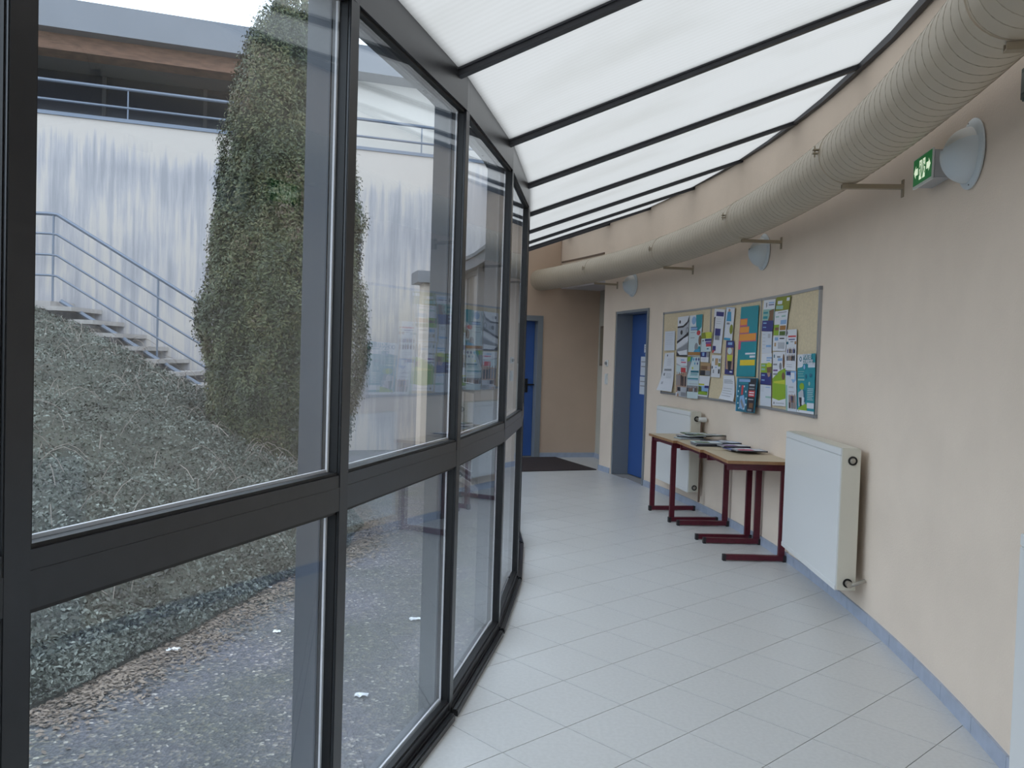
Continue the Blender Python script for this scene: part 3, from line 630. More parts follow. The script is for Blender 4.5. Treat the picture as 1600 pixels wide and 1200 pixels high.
radiator('radiator', 7.02, 10.66, .185, .965, 'white panel radiator behind the far desk next to the blue door', valve='head')
radiator('radiator', -17.0, -12.91, .13, .930, 'white radiator just entering the picture at the lower right corner', valve='vent')

# ================================================================== PINBOARDS
def board(a0, a1, label):
    """a0 near edge, a1 far edge"""
    t = root('pinboard', label, 'pinboard', 'three pinboards joined in a row')
    z0, z1 = 1.088, 1.975; ew = .022/15.7*57.3; e0 = ew if a0 < -1 else .035; e1 = ew if a1 > 11 else .035
    f = MB(); arcbox(f, a0+.02, a1-.02, .014, .002, z0+.012, z1-.012, n=5); f.build('cork_panel', corkM, t)
    for z_ in (z0, z1-.020): f = MB(); arcbox(f, a0, a1, .019, .001, z_, z_+.020, n=5); f.build('frame_bar', alM, t)
    for b0, b1 in ((a0, a0+e0), (a1-e1, a1)): f = MB(); arcbox(f, b0, b1, .019, .001, z0+.02, z1-.02, n=1); f.build('frame_bar', alM, t)
    for b0, go in ((a0, a0 < -1), (a1-ew, a1 > 11)):
        if go:
            for z_ in (z0, z1-.024): f = MB(); arcbox(f, b0-.004, b0+ew+.004, .0205, .0005, z_-.001, z_+.025, n=1); f.build('frame_corner', mat('grey_plastic', (.22, .23, .25), .5), t)
board(-1.93, 2.40, 'right hand pinboard with a bare cork strip and an open days poster')
board(2.42, 6.75, 'middle pinboard carrying the large teal poster with orange lettering')
board(6.77, 11.35, 'left hand pinboard, farthest from the viewer, beside the blue door')
FL = {
'f1': [(11.05, 1.764), (10.07, 1.766), (10.04, 1.56), (11.06, 1.557)], 'f2': [(10.97, 1.528), (10.07, 1.538), (9.96, 1.121), (11.31, 1.124)],
'f3': [(9.81, 1.907), (8.71, 1.912), (8.76, 1.497), (9.83, 1.499)], 'f4': [(8.67, 1.909), (7.44, 1.911), (7.55, 1.502), (8.69, 1.504)],
'f5': [(7.48, 1.732), (6.54, 1.731), (6.58, 1.546), (7.49, 1.543)], 'f6': [(7.49, 1.543), (6.71, 1.54), (6.75, 1.444), (7.48, 1.448)],
'f7': [(9.82, 1.488), (8.77, 1.486), (8.73, 1.079), (9.74, 1.082)], 'f8': [(8.72, 1.493), (7.55, 1.495), (7.61, 1.081), (8.65, 1.075)],
'f9': [(7.47, 1.44), (6.54, 1.436), (6.55, 1.32), (7.48, 1.316)], 'f10': [(7.55, 1.31), (6.54, 1.312), (6.73, 1.113), (7.62, 1.11)],
'f11': [(6.37, 1.948), (5.41, 1.926), (5.66, 1.528), (6.44, 1.534)], 'f12': [(5.27, 1.944), (4.51, 1.931), (4.66, 1.641), (5.38, 1.651)],
'f13': [(6.46, 1.514), (5.61, 1.509), (5.67, 1.305), (6.49, 1.307)], 'f14': [(5.2, 1.641), (4.51, 1.638), (4.49, 1.34), (5.24, 1.342)],
'f15': [(5.36, 1.328), (4.41, 1.335), (4.19, 1.108), (5.33, 1.118)], 'f16': [(4.02, 1.927), (2.55, 1.921), (2.64, 1.336), (4.22, 1.326)],
'f17': [(3.82, 1.319), (2.17, 1.327), (2.33, 1.042), (3.85, 1.032)], 'f18': [(2.12, 1.952), (1.19, 1.946), (1.35, 1.697), (2.21, 1.706)],
'f19': [(1.15, 1.958), (0.07, 1.95), (0.19, 1.839), (1.21, 1.854)], 'f20': [(1.24, 1.849), (0.21, 1.85), (0.33, 1.658), (1.25, 1.662)],
'f21': [(2.21, 1.703), (1.39, 1.697), (1.39, 1.528), (2.17, 1.528)], 'f22': [(1.29, 1.66), (0.26, 1.655), (0.29, 1.542), (1.29, 1.547)],
'f23': [(2.17, 1.526), (1.34, 1.528), (1.31, 1.28), (2.16, 1.28)], 'f24': [(2.16, 1.276), (1.31, 1.277), (1.25, 1.112), (2.13, 1.109)],
'f25': [(1.26, 1.538), (0.28, 1.539), (0.12, 1.134), (1.15, 1.125)], 'f26': [(0.23, 1.701), (-0.49, 1.699), (-0.54, 1.399), (0.23, 1.402)],
'f27': [(0.23, 1.394), (-0.56, 1.398), (-0.71, 1.107), (0.07, 1.104)], 'f28': [(-0.63, 1.516), (-1.89, 1.524), (-1.96, 1.113), (-0.76, 1.108)]}
def lines(u0, v0, u1, n, dv, col, h=.012, rag=True):
    r_ = random.Random(int(u0*100+v0*1000+n)); return [(u0, v0+i*dv, u1-(r_.random()*.25*(u1-u0) if rag else 0), v0+i*dv+h, col) for i in range(n)]
def tri(*a): return a
# every print: base colour + rectangles (u0, v0 from the top, u1, v1, colour) or polygons ([(u,v)...], colour)
def people(u0, v0, u1, v1, n, cols):
    r_ = random.Random(int(u0*77+v1*991)); out = []
    for i in range(n):
        c = u0+(u1-u0)*(i+.5)/n+r_.uniform(-.02, .02); w_ = (u1-u0)/n*.36; hh = r_.uniform(0, .15)*(v1-v0); vt = v0+hh; H_ = v1-vt
        out.append(([(c-w_*.4, vt), (c+w_*.4, vt), (c+w_*.45, vt+H_*.2), (c-w_*.45, vt+H_*.2)], 'skin' if r_.random() < .5 else 'brown'))
        out.append(([(c-w_, vt+H_*.24), (c+w_, vt+H_*.24), (c+w_*.8, v1), (c-w_*.8, v1)], r_.choice(cols)))
    return out
def oval(cu, cv, ru, rv, col, n=12): return [([(cu+ru*math.cos(6.2832*i/n), cv+rv*math.sin(6.2832*i/n)) for i in range(n)], col)]
PR = {
'f1': ('paper', 'plain white typed sheet at the far left edge of the boards', lines(.12, .12, .85, 6, .11, 'lgrey', .012)),
'f2': ('white', 'long white notice curling out below the left pinboard', [(.28, .04, .36, .09, 'black'), (.15, .42, .8, .47, 'grey'), (.15, .53, .28, .60, 'grey'), (.15, .76, .28, .83, 'lgrey')]+lines(.4, .54, .85, 4, .035, 'lgrey', .01)+lines(.35, .16, .8, 4, .05, 'lgrey', .01)),
'f3': ('lgrey', 'grey flyer with close-up machine part photographs', [([(0, 0), (1, 0), (.82, .16), (.5, .24), (0, .25)], 'white')]+oval(.2, .13, .07, .045, 'black')+[([(0, .24), (.5, .23), (.85, .14), (1, .0), (1, .14), (.8, .22), (.5, .28), (0, .28)], 'black')]+oval(.38, .40, .1, .06, 'black')+oval(.88, .36, .12, .09, 'grey')+oval(.88, .36, .06, .05, 'lgrey')+[([(0, .62), (.5, .52), (1, .40), (1, .48), (.5, .58), (0, .68)], 'black'), ([(0, .70), (.6, .55), (1, .50), (1, .62), (.5, .74), (0, .82)], 'white'), ([(0, .84), (.5, .76), (1, .66), (1, .82), (0, .90)], 'grey'), ([(.1, .88), (.95, .84), (.95, .95), (.3, .97)], 'white'), (0, .97, 1, 1, 'black'), ([(0, .88), (.3, .97), (0, 1)], 'black')]),
'f4': ('pale', 'white flyer with blue round emblem, teal corner and orange foot', [([(.5, .0), (1, 0), (.98, .3), (.68, .42), (.55, .25)], 'teal'), ([(.08, 0), (.5, 0), (.55, .26), (.08, .26)], 'white')]+oval(.36, .13, .17, .10, 'sky')+[(.14, .29, .66, .37, 'sky'), (.14, .29, .66, .305, 'navy'), (.14, .36, .66, .37, 'navy')]+oval(.78, .44, .15, .06, 'red')+oval(.92, .62, .12, .12, 'brown')+oval(.66, .78, .14, .10, 'grey')+oval(.9, .84, .12, .08, 'teal')+[([(.3, 1), (.55, .85), (.95, .82), (.98, .9), (.98, .92), (.3, .93)], 'cyan'), (.0, .905, 1, .985, 'rust')]+lines(.14, .42, .6, 1, .05, 'grey')+lines(.14, .55, .6, 1, .05, 'grey')),
'f5': ('pale', 'small flyer with yellow top and purple and red bands', [([(.35, 0), (1, 0), (1, .32), (.48, .32)], 'lime'), ([(0, .02), (.35, 0), (.48, .32), (0, .32)], 'olive'), (.36, .34, 1, .46, 'navy'), (.45, .49, 1, .60, 'purple'), (.5, .60, 1, .74, 'red'), (.12, .40, .25, .46, 'black'), (.6, .82, .8, .88, 'dteal')]),
'f6': ('white', 'small white card with a dark blue photo under the yellow flyer', [(0, 0, .7, .52, 'navy'), (.2, .05, .45, .4, 'sky'), (.72, 0, 1, .5, 'grey'), (.1, .65, .7, .70, 'lgrey'), (.1, .78, .6, .83, 'lgrey')]),
'f7': ('white', 'flyer with a red square above people standing in suits', [(.42, .05, .75, .085, 'sky'), (.45, .11, .9, .14, 'pink')]+[([(0, .15), (.5, .22), (1, .2), (1, .24), (.5, .26), (0, .19)], 'lgrey'), (0, .26, .98, .9, 'skin'), ([(0, .2), (1, .25), (1, .35), (0, .45)], 'pale')]+people(.0, .36, .98, .72, 5, ['black', 'grey', 'navy'])+[(.45, .26, .9, .38, 'red'), (.15, .75, 1, 1, 'lgrey'), (.15, .76, .45, .86, 'black'), (.5, .88, .98, .98, 'grey'), (.1, .93, .3, 1, 'skin')]),
'f8': ('pale', 'white flyer with blue diamonds and teal text stripes', [([(0, 0), (.42, 0), (.42, .05), (0, .42)], 'teal'), ([(0, .05), (.3, .12), (.05, .42), (0, .44)], 'grey'), ([(0, 0), (.3, 0), (.2, .1), (0, .12)], 'green')]+[([(c, .01), (c+.07, .06), (c, .11), (c-.07, .06)], k) for c, k in ((.33, 'teal'), (.52, 'cyan'), (.72, 'navy'), (.92, 'navy'))]+[([(c, .12), (c+.06, .16), (c, .20), (c-.06, .16)], k) for c, k in ((.62, 'cyan'), (.84, 'navy'))]+oval(.45, .27, .06, .03, 'lime')+[(.3, .33, .97, .38, 'dteal'), (.3, .40, .9, .42, 'teal'), (.25, .44, .9, .45, 'teal'), (.05, .51, .95, .535, 'teal'), (.05, .545, .95, .56, 'sky'), (.2, .64, .95, .655, 'lgrey'), (.0, .69, .98, .84, 'grey')]+people(.02, .71, .96, .84, 7, ['black', 'brown', 'lgrey'])),
'f9': ('tan', 'brown flyer with two small workshop photos', [(.05, .25, .7, .55, 'brown'), (.72, .25, 1, .5, 'skin'), (0, .6, .5, 1, 'black'), (.52, .62, 1, 1, 'grey')]),
'f10': ('white', 'flyer with a green meadow under a blue sky', [(0, .38, .55, .46, 'lime'), (0, .48, .98, .75, 'sky'), (.6, .46, 1, .58, 'navy'), ([(0, .5), (.3, .52), (.35, .78), (0, .8)], 'dgreen'), (0, .74, .95, .92, 'dgreen'), ([(0, .78), (.5, .74), (.95, .80), (.95, .90), (0, .90)], 'green')]),
'f11': ('white', 'tall white flyer with navy header and dark portraits', [(.2, .06, .92, .16, 'navy'), ([(.0, .2), (.12, .2), (.1, .6), (.02, .85), (0, .85)], 'black'), (.18, .44, .75, .60, 'navy'), (.2, .6, .7, .70, 'grey'), (.0, .84, .38, .95, 'navy')]+lines(.25, .22, .8, 3, .05, 'lgrey', .01)+oval(.1, .2, .06, .02, 'black')+[([(.0, .95), (.3, .92), (.15, 1), (0, 1)], 'red')]),
'f12': ('white', 'narrow flyer with a figure in a bright blue gown', [(0, 0, 1, .02, 'sky'), (0, 0, .06, 1, 'sky')]+oval(.4, .09, .12, .05, 'skin')+[([(.2, .13), (.62, .13), (.72, .42), (.15, .42)], 'cyan'), (.2, .46, .55, .52, 'grey')]+oval(.8, .66, .2, .15, 'olive')+[(.0, .93, .8, 1, 'cyan')]),
'f13': ('white', 'white sheet with eight tiny photographs scattered over it', [(.1, .15, .2, .28, 'dgreen'), (.8, .15, .95, .28, 'grey'), (.4, .14, .72, .45, 'tan'), (.75, .34, .98, .5, 'olive'), (.05, .5, .18, .62, 'black'), (.2, .66, .34, .82, 'grey'), (.78, .62, .95, .82, 'black'), (.45, .52, .6, .58, 'sky')]),
'f14': ('navy', 'narrow navy flyer with a photo of a person in work clothes', [(.1, .2, .95, .85, 'skin')]+oval(.5, .3, .28, .1, 'pale')+[([(.2, .42), (.9, .42), (.8, .6), (.3, .62)], 'lime'), ([(.3, .6), (.8, .6), (.7, .88), (.4, .9)], 'black'), (.6, .90, .9, .94, 'white'), (.25, .04, .8, .12, 'sky')]),
'f15': ('white', 'white typed notice curling at the foot of the middle pinboard', lines(.12, .18, .9, 3, .06, 'grey', .02)+lines(.08, .52, .85, 4, .10, 'lgrey', .03)),
'f16': ('teal', 'large teal poster with orange lettering and yellow box', [(.0, .17, .42, .28, 'pink'), (.03, .18, .40, .26, 'orange'), (.0, .285, .55, .38, 'pink'), (.03, .29, .53, .37, 'orange'), (.0, .385, .96, .50, 'pink'), (.03, .39, .93, .485, 'orange'), (.0, .49, .14, .61, 'pink'), (.42, .66, .96, .685, 'white'), (.67, .70, .96, .73, 'white'), (.16, .64+.12, .96, .84, 'yellow')]),
'f17': ('dteal', 'magazine leaflet with white aircraft motif hanging below the pinboards', [(.0, 0, .05, 1, 'cyan'), (.62, .02, 1, .98, 'black'), (.12, .04, .7, .12, 'sky'), (.15, .14, .6, .17, 'teal'), ([(.28, .22), (.38, .22), (.36, .5), (.26, .5)], 'red'), ([(.2, .55), (.42, .5), (.55, .8), (.5, .95), (.2, .9)], 'sky'), ([(.3, .6), (.5, .85), (.42, .92), (.24, .7)], 'grey'), (.66, .36, .98, .54, 'red'), (.7, .40, .94, .43, 'white'), (.7, .47, .94, .50, 'white'), (.68, .18, .94, .23, 'lgrey'), (.68, .28, .94, .32, 'grey'), (.68, .60, .94, .63, 'lgrey'), (.74, .72, .94, .86, 'brown'), (.68, .9, .9, .96, 'grey')]+sum([oval(c, d, .035, .03, 'pale') for c, d in ((.17, .25), (.42, .25), (.12, .4), (.52, .4), (.1, .55), (.56, .6), (.13, .75), (.57, .78), (.2, .9), (.48, .9))], [])),
'f18': ('mint', 'flyer with white header, dark haired portrait and navy foot, upper right board', [(.0, 0, 1, .30, 'white'), (.45, .08, .9, .12, 'sky'), (.45, .15, .9, .18, 'navy'), ([(.2, .1), (.3, .08), (.34, .2), (.24, .26)], 'grey'), ([(.55, .35), (.95, .3), (.97, .78), (.45, .75), (.6, .5)], 'brown'), (.0, .66, 1, 1, 'navy'), (.1, .72, .4, .76, 'sky'), (.1, .86, .4, .89, 'sky'), (.05, .38, .45, .44, 'teal'), (.05, .52, .45, .6, 'teal')]),
'f19': ('olive', 'olive green header flyer with three white boxes at the board top', [(.12, .28, .45, .52, 'paper'), (.03, .62, .55, .88, 'mint'), (.75, .10, .95, .32, 'white')]),
'f20': ('white', 'white flyer with four farm field photos in a grid', [(.25, .06, .9, .09, 'grey'), (.1, .2, .35, .26, 'mint'), (.55, .2, .85, .26, 'mint'), (.5, .38, .95, .55, 'sky'), (.0, .55, .42, .98, 'green'), (.08, .66, .4, .78, 'brown'), (.48, .60, .95, .78, 'rust'), (.48, .82, .95, .98, 'dgreen')]),
'f21': ('paper', 'pale form with thin text columns under the navy footed flyer', lines(.1, .12, .4, 5, .16, 'lgrey', .025)+[(.6, .1, .85, .3, 'lgrey'), (.45, .62, .95, .72, 'sky')]),
'f22': ('white', 'white page with lilac logo and grey paragraph below the field photos', [(.12, .08, .4, .30, 'sky'), (.5, .12, .85, .2, 'black'), (.12, .45, .25, .7, 'tan'), (.4, .42, .9, .85, 'lgrey')]),
'f23': ('white', 'flyer with a person in green and a navy foot, lower down', [(.5, .12, 1, .17, 'sky'), (.5, .2, .85, .24, 'sky'), (.0, .32, 1, .66, 'green')]+oval(.75, .38, .22, .09, 'lime')+[([(.55, .45), (.98, .42), (.95, .8), (.65, .75)], 'brown'), (.05, .36, .4, .42, 'mint'), (.05, .48, .4, .54, 'mint'), (.0, .62, 1, 1, 'navy'), ([(.6, .62), (.9, .60), (.9, .72), (.72, .76)], 'skin'), (.1, .68, .4, .72, 'sky'), (.1, .84, .4, .88, 'sky')]),
'f24': ('paper', 'pale form with a green underline at the bottom of the right board', lines(.1, .1, .4, 3, .09, 'lgrey', .02)+[(.5, .08, .9, .12, 'sky'), (.5, .52, 1, .60, 'mint')]),
'f25': ('white', 'white flyer with a large lime green swoosh panel', [([(.0, .5), (.5, .36), (1, .30), (1, .86), (.5, .90), (.0, .86)], 'green'), ([(.1, .55), (.95, .52), (.95, .60), (.1, .58)], 'lime'), (.4, .12, .75, .17, 'sky'), (.35, .08, .6, .11, 'grey'), (.05, .22, .35, .25, 'grey'), (.05, .33, .4, .36, 'purple'), (.05, .40, .4, .43, 'grey')]+oval(.62, .27, .1, .07, 'grey')+oval(.86, .18, .08, .14, 'brown')+oval(.84, .45, .12, .07, 'brown')+[(.1, .93, .2, .97, 'grey'), (.28, .94, .9, .96, 'lgrey'), (.1, .05, .18, .11, 'dteal')]),
'f26': ('white', 'white sheet with red headline over a cluster of small figures', [(.15, .15, .95, .19, 'red'), (.2, .23, .85, .255, 'navy'), (.4, .29, .7, .31, 'grey'), (.0, .3, .2, .36, 'dteal'), (.82, .29, .98, .36, 'rust')]+people(.1, .44, .95, .58, 6, ['black', 'navy', 'brown'])+people(.1, .60, .95, .76, 5, ['black', 'grey', 'brown'])+lines(.15, .85, .8, 2, .05, 'lgrey', .012)+[(.02, .04, .12, .12, 'grey')]),
'f27': ('paper', 'white flyer with blue wave corner and a crowd photograph', [([(.0, .0), (1, 0), (1, .22), (.7, .30), (.4, .12), (0, .1)], 'sky'), (.1, .01, .5, .10, 'navy'), (.5, .04, .85, .20, 'white'), (.0, .35, .16, 1, 'mint'), (.3, .38, .75, .42, 'lgrey'), (.3, .5, .8, .53, 'lgrey'), (.28, .60, .95, .92, 'skin')]+people(.28, .56, .95, .78, 4, ['black', 'grey', 'navy'])+people(.28, .72, .95, .93, 4, ['black', 'grey', 'brown'])),
'f28': ('teal', 'teal open days poster with white logo box and two figures', [([(.0, 0), (.32, 0), (.32, .40-.2), (.25, .22), (.0, .235)], 'white')]+oval(.18, .08, .07, .045, 'dteal')+oval(.18, .08, .035, .025, 'white')+[(.62, .15, 1, .23, 'paper'), (.05, .29, .4, .30, 'mint'), (.05, .33, .35, .34, 'mint'), (.05, .37, .4, .38, 'mint'), (.05, .42, .42, .45, 'mint')]+oval(.28, .55, .14, .06, 'green')+[([(.08, .66), (.3, .6), (.5, .68), (.48, .85), (.1, .9)], 'lgrey'), ([(.36, .60), (.5, .62), (.52, .8), (.42, .82)], 'dteal'), ([(.12, .74), (.28, .74), (.3, .9), (.2, .92)], 'black'), ([(.3, .72), (.44, .74), (.4, .88), (.28, .86)], 'paper'), ([(.1, .92), (.5, .84), (.6, .86), (.6, .955), (.05, .955)], 'green'), (.6, .82, 1, .91, 'paper'), (.0, .955, 1, 1, 'white'), (.1, .96, .15, .98, 'grey')]+oval(.42, .22, .05, .04, 'sky')+oval(.52, .38, .06, .04, 'dteal')+oval(.78, .36, .08, .035, 'dteal')+oval(.72, .50, .05, .035, 'mint')+lines(.62, .58, .98, 7, .03, 'pale', .01)),
}
def quadmap(q, off0, curl=0):
    c4 = [wp(a, off0, z) for a, z in q]; nn = (c4[1]-c4[0]).cross(c4[3]-c4[0]).normalized(); ct = Vector((GCX, GCY, 0))
    if nn.dot(ct-c4[0]) < 0: nn = -nn
    def M_(u, v, d=0):
        p = (c4[0]*(1-u)+c4[1]*u)*(1-v)+(c4[3]*(1-u)+c4[2]*u)*v
        return p+nn*(d+curl*max(0, v-.35)**2*(1-u*.4))
    return M_
def flyer(q, base, items, off, curl=0, name='flyer', thick=.0008):
    M_ = quadmap(q, off, curl); f = MB(); cols = [base]; n_ = 6
    for j in range(n_): f.hexa([M_(0, (j+1)/n_), M_(1, (j+1)/n_), M_(1, (j+1)/n_, thick), M_(0, (j+1)/n_, thick), M_(0, j/n_), M_(1, j/n_), M_(1, j/n_, thick), M_(0, j/n_, thick)], 0)
    d = thick+(.0015 if curl else 0)
    for it in items:
        d += .00012
        if len(it) == 5: u0, v0, u1, v1, c = it; pl = [(u0, v0), (u1, v0), (u1, v1), (u0, v1)]
        else: pl, c = it
        if c not in cols: cols.append(c)
        pl = [(min(1, max(0, u)), min(1, max(0, v))) for u, v in pl]
        f.add([M_(u, v, d) for u, v in pl], [tuple(range(len(pl)))], cols.index(c))
    return f.build(name, [pm(c) for c in cols], None, fix=False)
GL = {1: 'papers pinned to the left pinboard', 2: 'papers pinned to the middle pinboard', 3: 'papers pinned to the right pinboard'}
for i, (k, q) in enumerate(FL.items()):
    base, lb, items = PR[k]; n_ = int(k[1:]); gset = 1 if n_ <= 10 else 2 if n_ <= 17 else 3
    off = .0245+(.0012 if n_ in (4, 6, 8, 12, 14, 20, 22, 25, 27) else 0)+(.0024 if n_ in (18, 26, 28) else 0); curl = 0
    if n_ == 2: curl = .11
    if n_ == 15: curl = .09
    if n_ == 12: off += .004
    if n_ == 17: off = .045
    o = flyer(q, base, items, off, curl, 'poster' if n_ in (16, 28) else 'leaflet' if n_ == 17 else 'notice' if n_ in (1, 2, 15) else 'flyer', thick=.012 if n_ == 17 else .0008)
    tag(o, lb, 'poster' if n_ in (16, 28) else 'paper', GL[gset])
# back cover of the hanging leaflet sticking out, plus its clip
# lettering on the open days poster
def wall_text(body, a, off, z, size, mat_, parent, ext=.0003):
    cu = bpy.data.curves.new('lettering', 'FONT'); cu.body = body; cu.size = size; cu.extrude = ext; cu.offset = .0012; cu.resolution_u = 2; cu.align_x = 'LEFT'
    o = bpy.data.objects.new('lettering', cu); C.objects.link(o); t = R(a)
    X = Vector((math.sin(t), -math.cos(t), 0)); Z = Vector((0, 0, 1)); Nn = Vector((-math.cos(t), -math.sin(t), 0))
    m_ = Matrix((X, Z, Nn)).transposed().to_4x4(); m_.translation = wp(a, off, z); o.matrix_world = m_; cu.materials.append(mat_)
    bpy.context.view_layer.update(); me = bpy.data.meshes.new_from_object(o.evaluated_get(bpy.context.evaluated_depsgraph_get())); mw = o.matrix_world.copy(); bpy.data.objects.remove(o)
    o = bpy.data.objects.new('lettering', me); C.objects.link(o); me.transform(mw); me.materials.clear(); me.materials.append(mat_); o.parent = parent; return o
pst = [o for o in bpy.data.objects if o.get('label', '').startswith('teal open days')][0]
wall_text('PORTES', -1.07, .031, 1.487, .048, pm('white'), pst); wall_text('OUVERTES', -1.07, .031, 1.452, .042, pm('white'), pst)

# ================================================================== DESKS
def desk(cx, cy, rot, front_posts, label, L=.70, D=.48, fs=.57):
    """local x = towards the wall, local y = along the corridor"""
    t = root('school_desk', label, 'desk', 'small school desks in a row against the wall', loc=(cx, cy, 0)); t.rotation_euler = (0, 0, R(rot)); h = .74
    f = MB(); f.box((-D/2, -L/2, h-.023), (D/2, L/2, h)); f.m = [1, 0, 1, 1, 1, 1]; f.build('tabletop', [topM, edgeM], t)
    px = -D/2+.035 if front_posts else D/2-.045
    for s_ in (-1, 1):
        y = s_*fs/2
        f = MB(); f.box((px-.022, y-.014, .04), (px+.022, y+.014, h-.072)); f.build('leg', redM, t)
        f = MB(); f.box((-D/2+.01, y-.018, .008), (D/2-.015, y+.018, .046)); ft = f.build('foot', redM, t)
        for x in (-D/2+.006, D/2-.034):
            f = MB(); f.box((x, y-.0185, 0), (x+.022, y+.0185, .0465)); f.build('foot_cap', capM, ft)
        f = MB(); f.box((-D/2+.015, y-.014, h-.074), (D/2-.02, y+.014, h-.023)); f.build('top_arm', redM, t)
    f = MB(); f.box((px-.012, -fs/2, h-.056), (px+.012, fs/2, h-.022)); f.build('crossbar', redM, t)
    f = MB(); f.box((-px-.02, -fs/2, h-.05), (-px+.005, fs/2, h-.022)); f.build('crossbar', redM, t)
    return t
desk(1.802, 6.395, 1.5, False, 'near school desk with two wall side legs next to the large radiator')
desk(1.742, 7.105, 4.0, False, 'middle school desk with magazines on its wall side')
desk(1.628, 7.825, 8.4, True, 'far school desk with its legs on the corridor side by the blue door')
# magazines
MAG = [ # x, y, rot, stack height index, cover, accent, label
 (1.63, 7.66, 12, 0, 'pale', 'grey', 'pale magazine at the bottom of the far desk pile, sticking out towards the corridor'),
 (1.655, 7.77, -6, 1, 'grey', 'white', 'grey magazine second in the far desk pile'),
 (1.70, 7.72, 20, 2, 'white', 'dgreen', 'white magazine with green picture on the far desk pile'),
 (1.72, 7.84, 5, 3, 'dgreen', 'pale', 'dark green magazine topmost on the far desk pile'),
 (1.80, 7.60, 30, 4, 'dgreen', 'grey', 'dark green magazine slid towards the seam of the far desks'),
 (1.83, 7.47, 18, 0, 'black', 'brown', 'black backed magazine bridging the far and middle desks'),
 (1.66, 7.08, 4, 0, 'black', 'grey', 'dark magazine at the bottom of the corridor side stack on the middle desk'),
 (1.66, 7.09, 8, 1, 'grey', 'sky', 'grey magazine in the middle of the corridor side stack on the middle desk'),
 (1.655, 7.10, 2, 2, 'pale', 'dgreen', 'pale glossy magazine on top of the corridor side stack'),
 (1.83, 7.33, -10, 0, 'purple', 'skin', 'purple covered magazine by the wall on the middle desk'),
 (1.85, 7.26, 12, 1, 'sky', 'grey', 'blue grey magazine lying across the purple one'),
 (1.87, 7.05, 5, 0, 'brown', 'lgrey', 'brown magazine by the wall at the middle desk near edge'),
 (1.85, 6.99, 12, 1, 'lgrey', 'purple', 'light grey magazine overlapping the brown one by the wall'),
 (1.885, 6.78, -5, 0, 'grey', 'skin', 'grey magazine across the seam of the middle and near desks'),
 (1.84, 6.70, 10, 1, 'navy', 'sky', 'blue magazine fanned out on the near desk'),
 (1.87, 6.57, 3, 2, 'lgrey', 'pink', 'light magazine with dark spine nearest the large radiator'),
]
for x, y, rot, st_, cv, ac_, lb in MAG:
    t = root('magazine', lb, 'magazine', 'magazines spread on the school desks', loc=(x, y, .7405+st_*.0098)); t.rotation_euler = (0, 0, R(rot))
    f = MB(); f.box((-.115, -.082, .0), (.115, .082, .0078)); f.build('pages', mat('page_edges', (.30, .30, .32), .7), t)
    f = MB(); f.box((-.119, -.085, .0079), (.119, .085, .0088)); f.box((-.119, -.0870, 0), (.119, -.0835, .0088), 1); cvr = f.build('cover', [pm(cv), pm('grey' if cv in ('white', 'pale') else 'black')], t)
    f = MB(); f.box((-.095, -.065, .0088), (.02, .02, .0091), 0); f.box((-.02, .028, .0088), (.10, .070, .0091), 1); f.box((.03, -.06, .0088), (.10, .01, .0091), 1); f.build('cover_picture', [pm(ac_), pm('white')], cvr)

# ================================================================== WALL LIGHTS
for a, lb in ((-9.42, 'nearest round milky wall light beside the exit sign'), (2.55, 'middle round milky wall light under the duct above the pinboards'), (14.75, 'farthest small looking wall light above the blue door')):
    Wf = wframe(a); t = root('wall_light', lb, 'wall light', 'round wall lights below the duct'); zc = 2.352
    def TT(x, y, h_): return Wf(x, h_, zc+y)
    f = MB(); f.lathe([(0, 0), (.142, 0), (.147, .004), (.147, .010), (.135, .016), (.118, .020), (0, .020)], TT, 40); f.build('back_plate', milkM, t, smooth=True)
    f = MB(); n1, n2 = 28, 12
    # upper shell (smaller) and lower hood (larger) meeting in a tilted lip
    def dome(rad, dep, keep):
        g_ = MB(); idx = {}
        for i in range(n2+1):
            e_ = math.pi/2*i/n2
            for j in range(n1): ph = 2*math.pi*j/n1; g_.v.append(tuple(TT(rad*math.cos(e_)*math.cos(ph), rad*math.cos(e_)*math.sin(ph)*1.0, .016+dep*math.sin(e_))))
        for i in range(n2):
            for j in range(n1):
                ph = 2*math.pi*(j+.5)/n1; e_ = math.pi/2*(i+.5)/n2; y_ = rad*math.cos(e_)*math.sin(ph)
                if keep(y_, e_): g_.f.append((i*n1+j, i*n1+(j+1) % n1, (i+1)*n1+(j+1) % n1, (i+1)*n1+j)); g_.m.append(0)
        return g_
    dome(.112, .099, lambda y, e: True).build('upper_diffuser', whiteM, t, smooth=True)
    dome(.122, .108, lambda y, e: y < .030*math.cos(e)+.012).build('lower_hood', milkM, t, smooth=True)
    for y_ in (-.133, .133):
        f = MB(); f.lathe([(0, 0), (.005, 0), (.005, .003), (0, .003)], (lambda x, y, h_, y_=y_: TT(x+(.03 if y_ > 0 else -.03)*.6, y_*.98+y, .014+h_)), 8); f.build('screw', blackM, t)
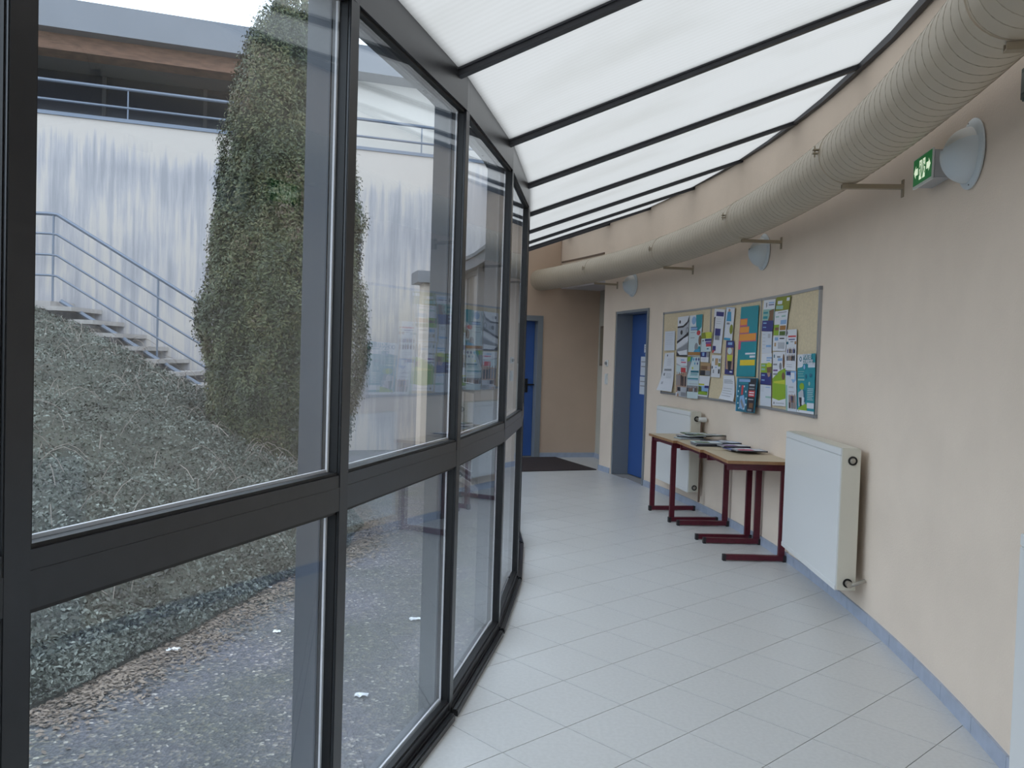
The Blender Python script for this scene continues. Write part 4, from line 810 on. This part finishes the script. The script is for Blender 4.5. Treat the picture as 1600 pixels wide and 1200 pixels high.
# ================================================================== EXIT SIGN
Wf = wframe(-8.22); t = root('exit_sign', 'green and white illuminated emergency exit sign with two running figures', 'sign')
f = MB(); f.box((-.125, .0, 2.300), (.125, .080, 2.425), T=Wf); f.build('sign_body', mat('sign_grey', (.42, .42, .43), .5), t, bevel=.004)
f = MB(); f.box((-.130, .080, 2.293), (.130, .088, 2.431), T=Wf); f.build('sign_rim', whiteM, t)
f = MB(); f.box((-.124, .088, 2.305), (.124, .0895, 2.427), T=Wf); f.build('green_panel', emit('sign_green', (.010, .13, .035), .45), t)
f = MB(); sg = emit('sign_white', (.72, .85, .62), .75)
def poly(pts): f.add([Wf(u, .0902, z) for u, z in pts], [tuple(range(len(pts)))])
for s_ in (-1, 1):
    def q_(pts): poly([(s_*u, 2.366+z*.85) for u, z in pts])
    q_([(.006, -.052), (.040, -.052), (.040, .052), (.006, .052)])                       # doorway
    q_([(.112, 0), (.086, .036), (.088, .018), (.058, .018), (.058, -.018), (.088, -.018), (.088, -.036)])   # arrow
f.build('pictogram', sg, t, fix=False)
f = MB()
for s_ in (-1, 1):                                                                       # running figure in the doorway
    def q_(pts): f.add([Wf(s_*u, .0908, 2.366+z*.85) for u, z in pts], [tuple(range(len(pts)))])
    q_([(.020, .030), (.029, .030), (.029, .041), (.020, .041)]); q_([(.014, -.004), (.025, -.004), (.031, .024), (.019, .026)])
    q_([(.025, .02), (.045, .008), (.045, .0), (.026, .01)]); q_([(.02, -.004), (.028, -.004), (.040, -.028), (.032, -.032)]); q_([(.012, -.004), (.02, -.004), (.012, -.045), (.005, -.040)])
f.build('running_figure', emit('sign_dark_green', (.012, .14, .04), .4), t, fix=False)
Wf = wframe(-11.62); t = root('alarm_box', 'small dark grey green box on the wall cut by the right picture edge', 'alarm')
f = MB(); f.box((-.06, 0, 2.405), (.06, .045, 2.525), T=Wf); f.build('housing', mat('alarm_green', (.06, .085, .08), .5), t, bevel=.006)
f = MB(); f.box((-.04, .045, 2.43), (.04, .049, 2.50), T=Wf); f.build('cover', mat('alarm_grey', (.12, .14, .14), .4), t)
# ================================================================== SWITCHES, NOTICES, PICTURE, MAT
Wf = wframe(17.22); t = root('light_switch', 'white round thermostat knob switch on the wall corner, upper one', 'switch')
f = MB(); f.box((-.04, 0, 1.355), (.04, .012, 1.435), T=Wf); f.build('plate', whiteM, t, bevel=.003)
f = MB(); f.lathe([(0, .0), (.020, 0), (.018, .02), (0, .02)], (lambda x, y, h_: Wf(x, .012+h_, 1.395+y)), 16); f.build('knob', mat('knob_grey', (.3, .3, .3), .5), t)
t = root('double_switch', 'white double switch plate on the wall corner below the thermostat', 'switch')
f = MB(); f.box((-.04, 0, 1.125), (.04, .012, 1.26), T=Wf); f.build('plate', whiteM, t, bevel=.003)
for z in (1.14, 1.20): f = MB(); f.box((-.028, .012, z), (.028, .017, z+.05), T=Wf); f.build('rocker', whiteM, t)
DN = [(-.05, .07, 1.54, 1.64, 'tiny white card high on the blue door'), (-.04, .02, 1.495, 1.53, 'smallest white label on the blue door'), (-.03, .19, 1.26, 1.49, 'upper white page taped on the blue door'), (-.03, .205, 1.03, 1.245, 'lower white page taped on the blue door')]
for u0, u1, z0, z1, lb in DN:
    b0 = -.012; u1 = u1*.75-.02; f = MB(); f.box((b0+.0, -.2, z0), (b0+.045+u1, -.1985, z1), T=Wd)
    f.box((b0+.015, -.1985, z0+(z1-z0)*.45), (b0+.03+u1, -.1983, z0+(z1-z0)*.5), 1, T=Wd); f.box((b0+.015, -.1985, z0+(z1-z0)*.7), (b0+.03+u1, -.1983, z0+(z1-z0)*.75), 1, T=Wd)
    tag(f.build('door_notice', [pm('paper'), pm('grey')]), lb, 'paper', 'notices on the blue door')
def QN(u, n, z): return q0+qd*u-qn*n+Vector((0, 0, z))
t = root('framed_picture', 'narrow brown framed picture on the pale recess wall', 'picture')
f = MB(); f.box((.16, 0, 1.35), (.75, .02, 1.92), T=QN); f.build('frame', mat('brown_frame', (.13, .10, .07), .5), t); f = MB(); f.box((.19, .02, 1.38), (.72, .022, 1.89), T=QN); f.build('print', mat('faded_print', (.22, .19, .14), .6), t)
f = MB(); cn_ = [(-.36, 10.33), (1.134, 10.915), (.66, 12.16), (-.60, 11.77)]
prism(f, cn_, .0, .011); o = f.build('doormat', matM); tag(o, 'dark brown doormat in front of the far blue door', 'doormat')
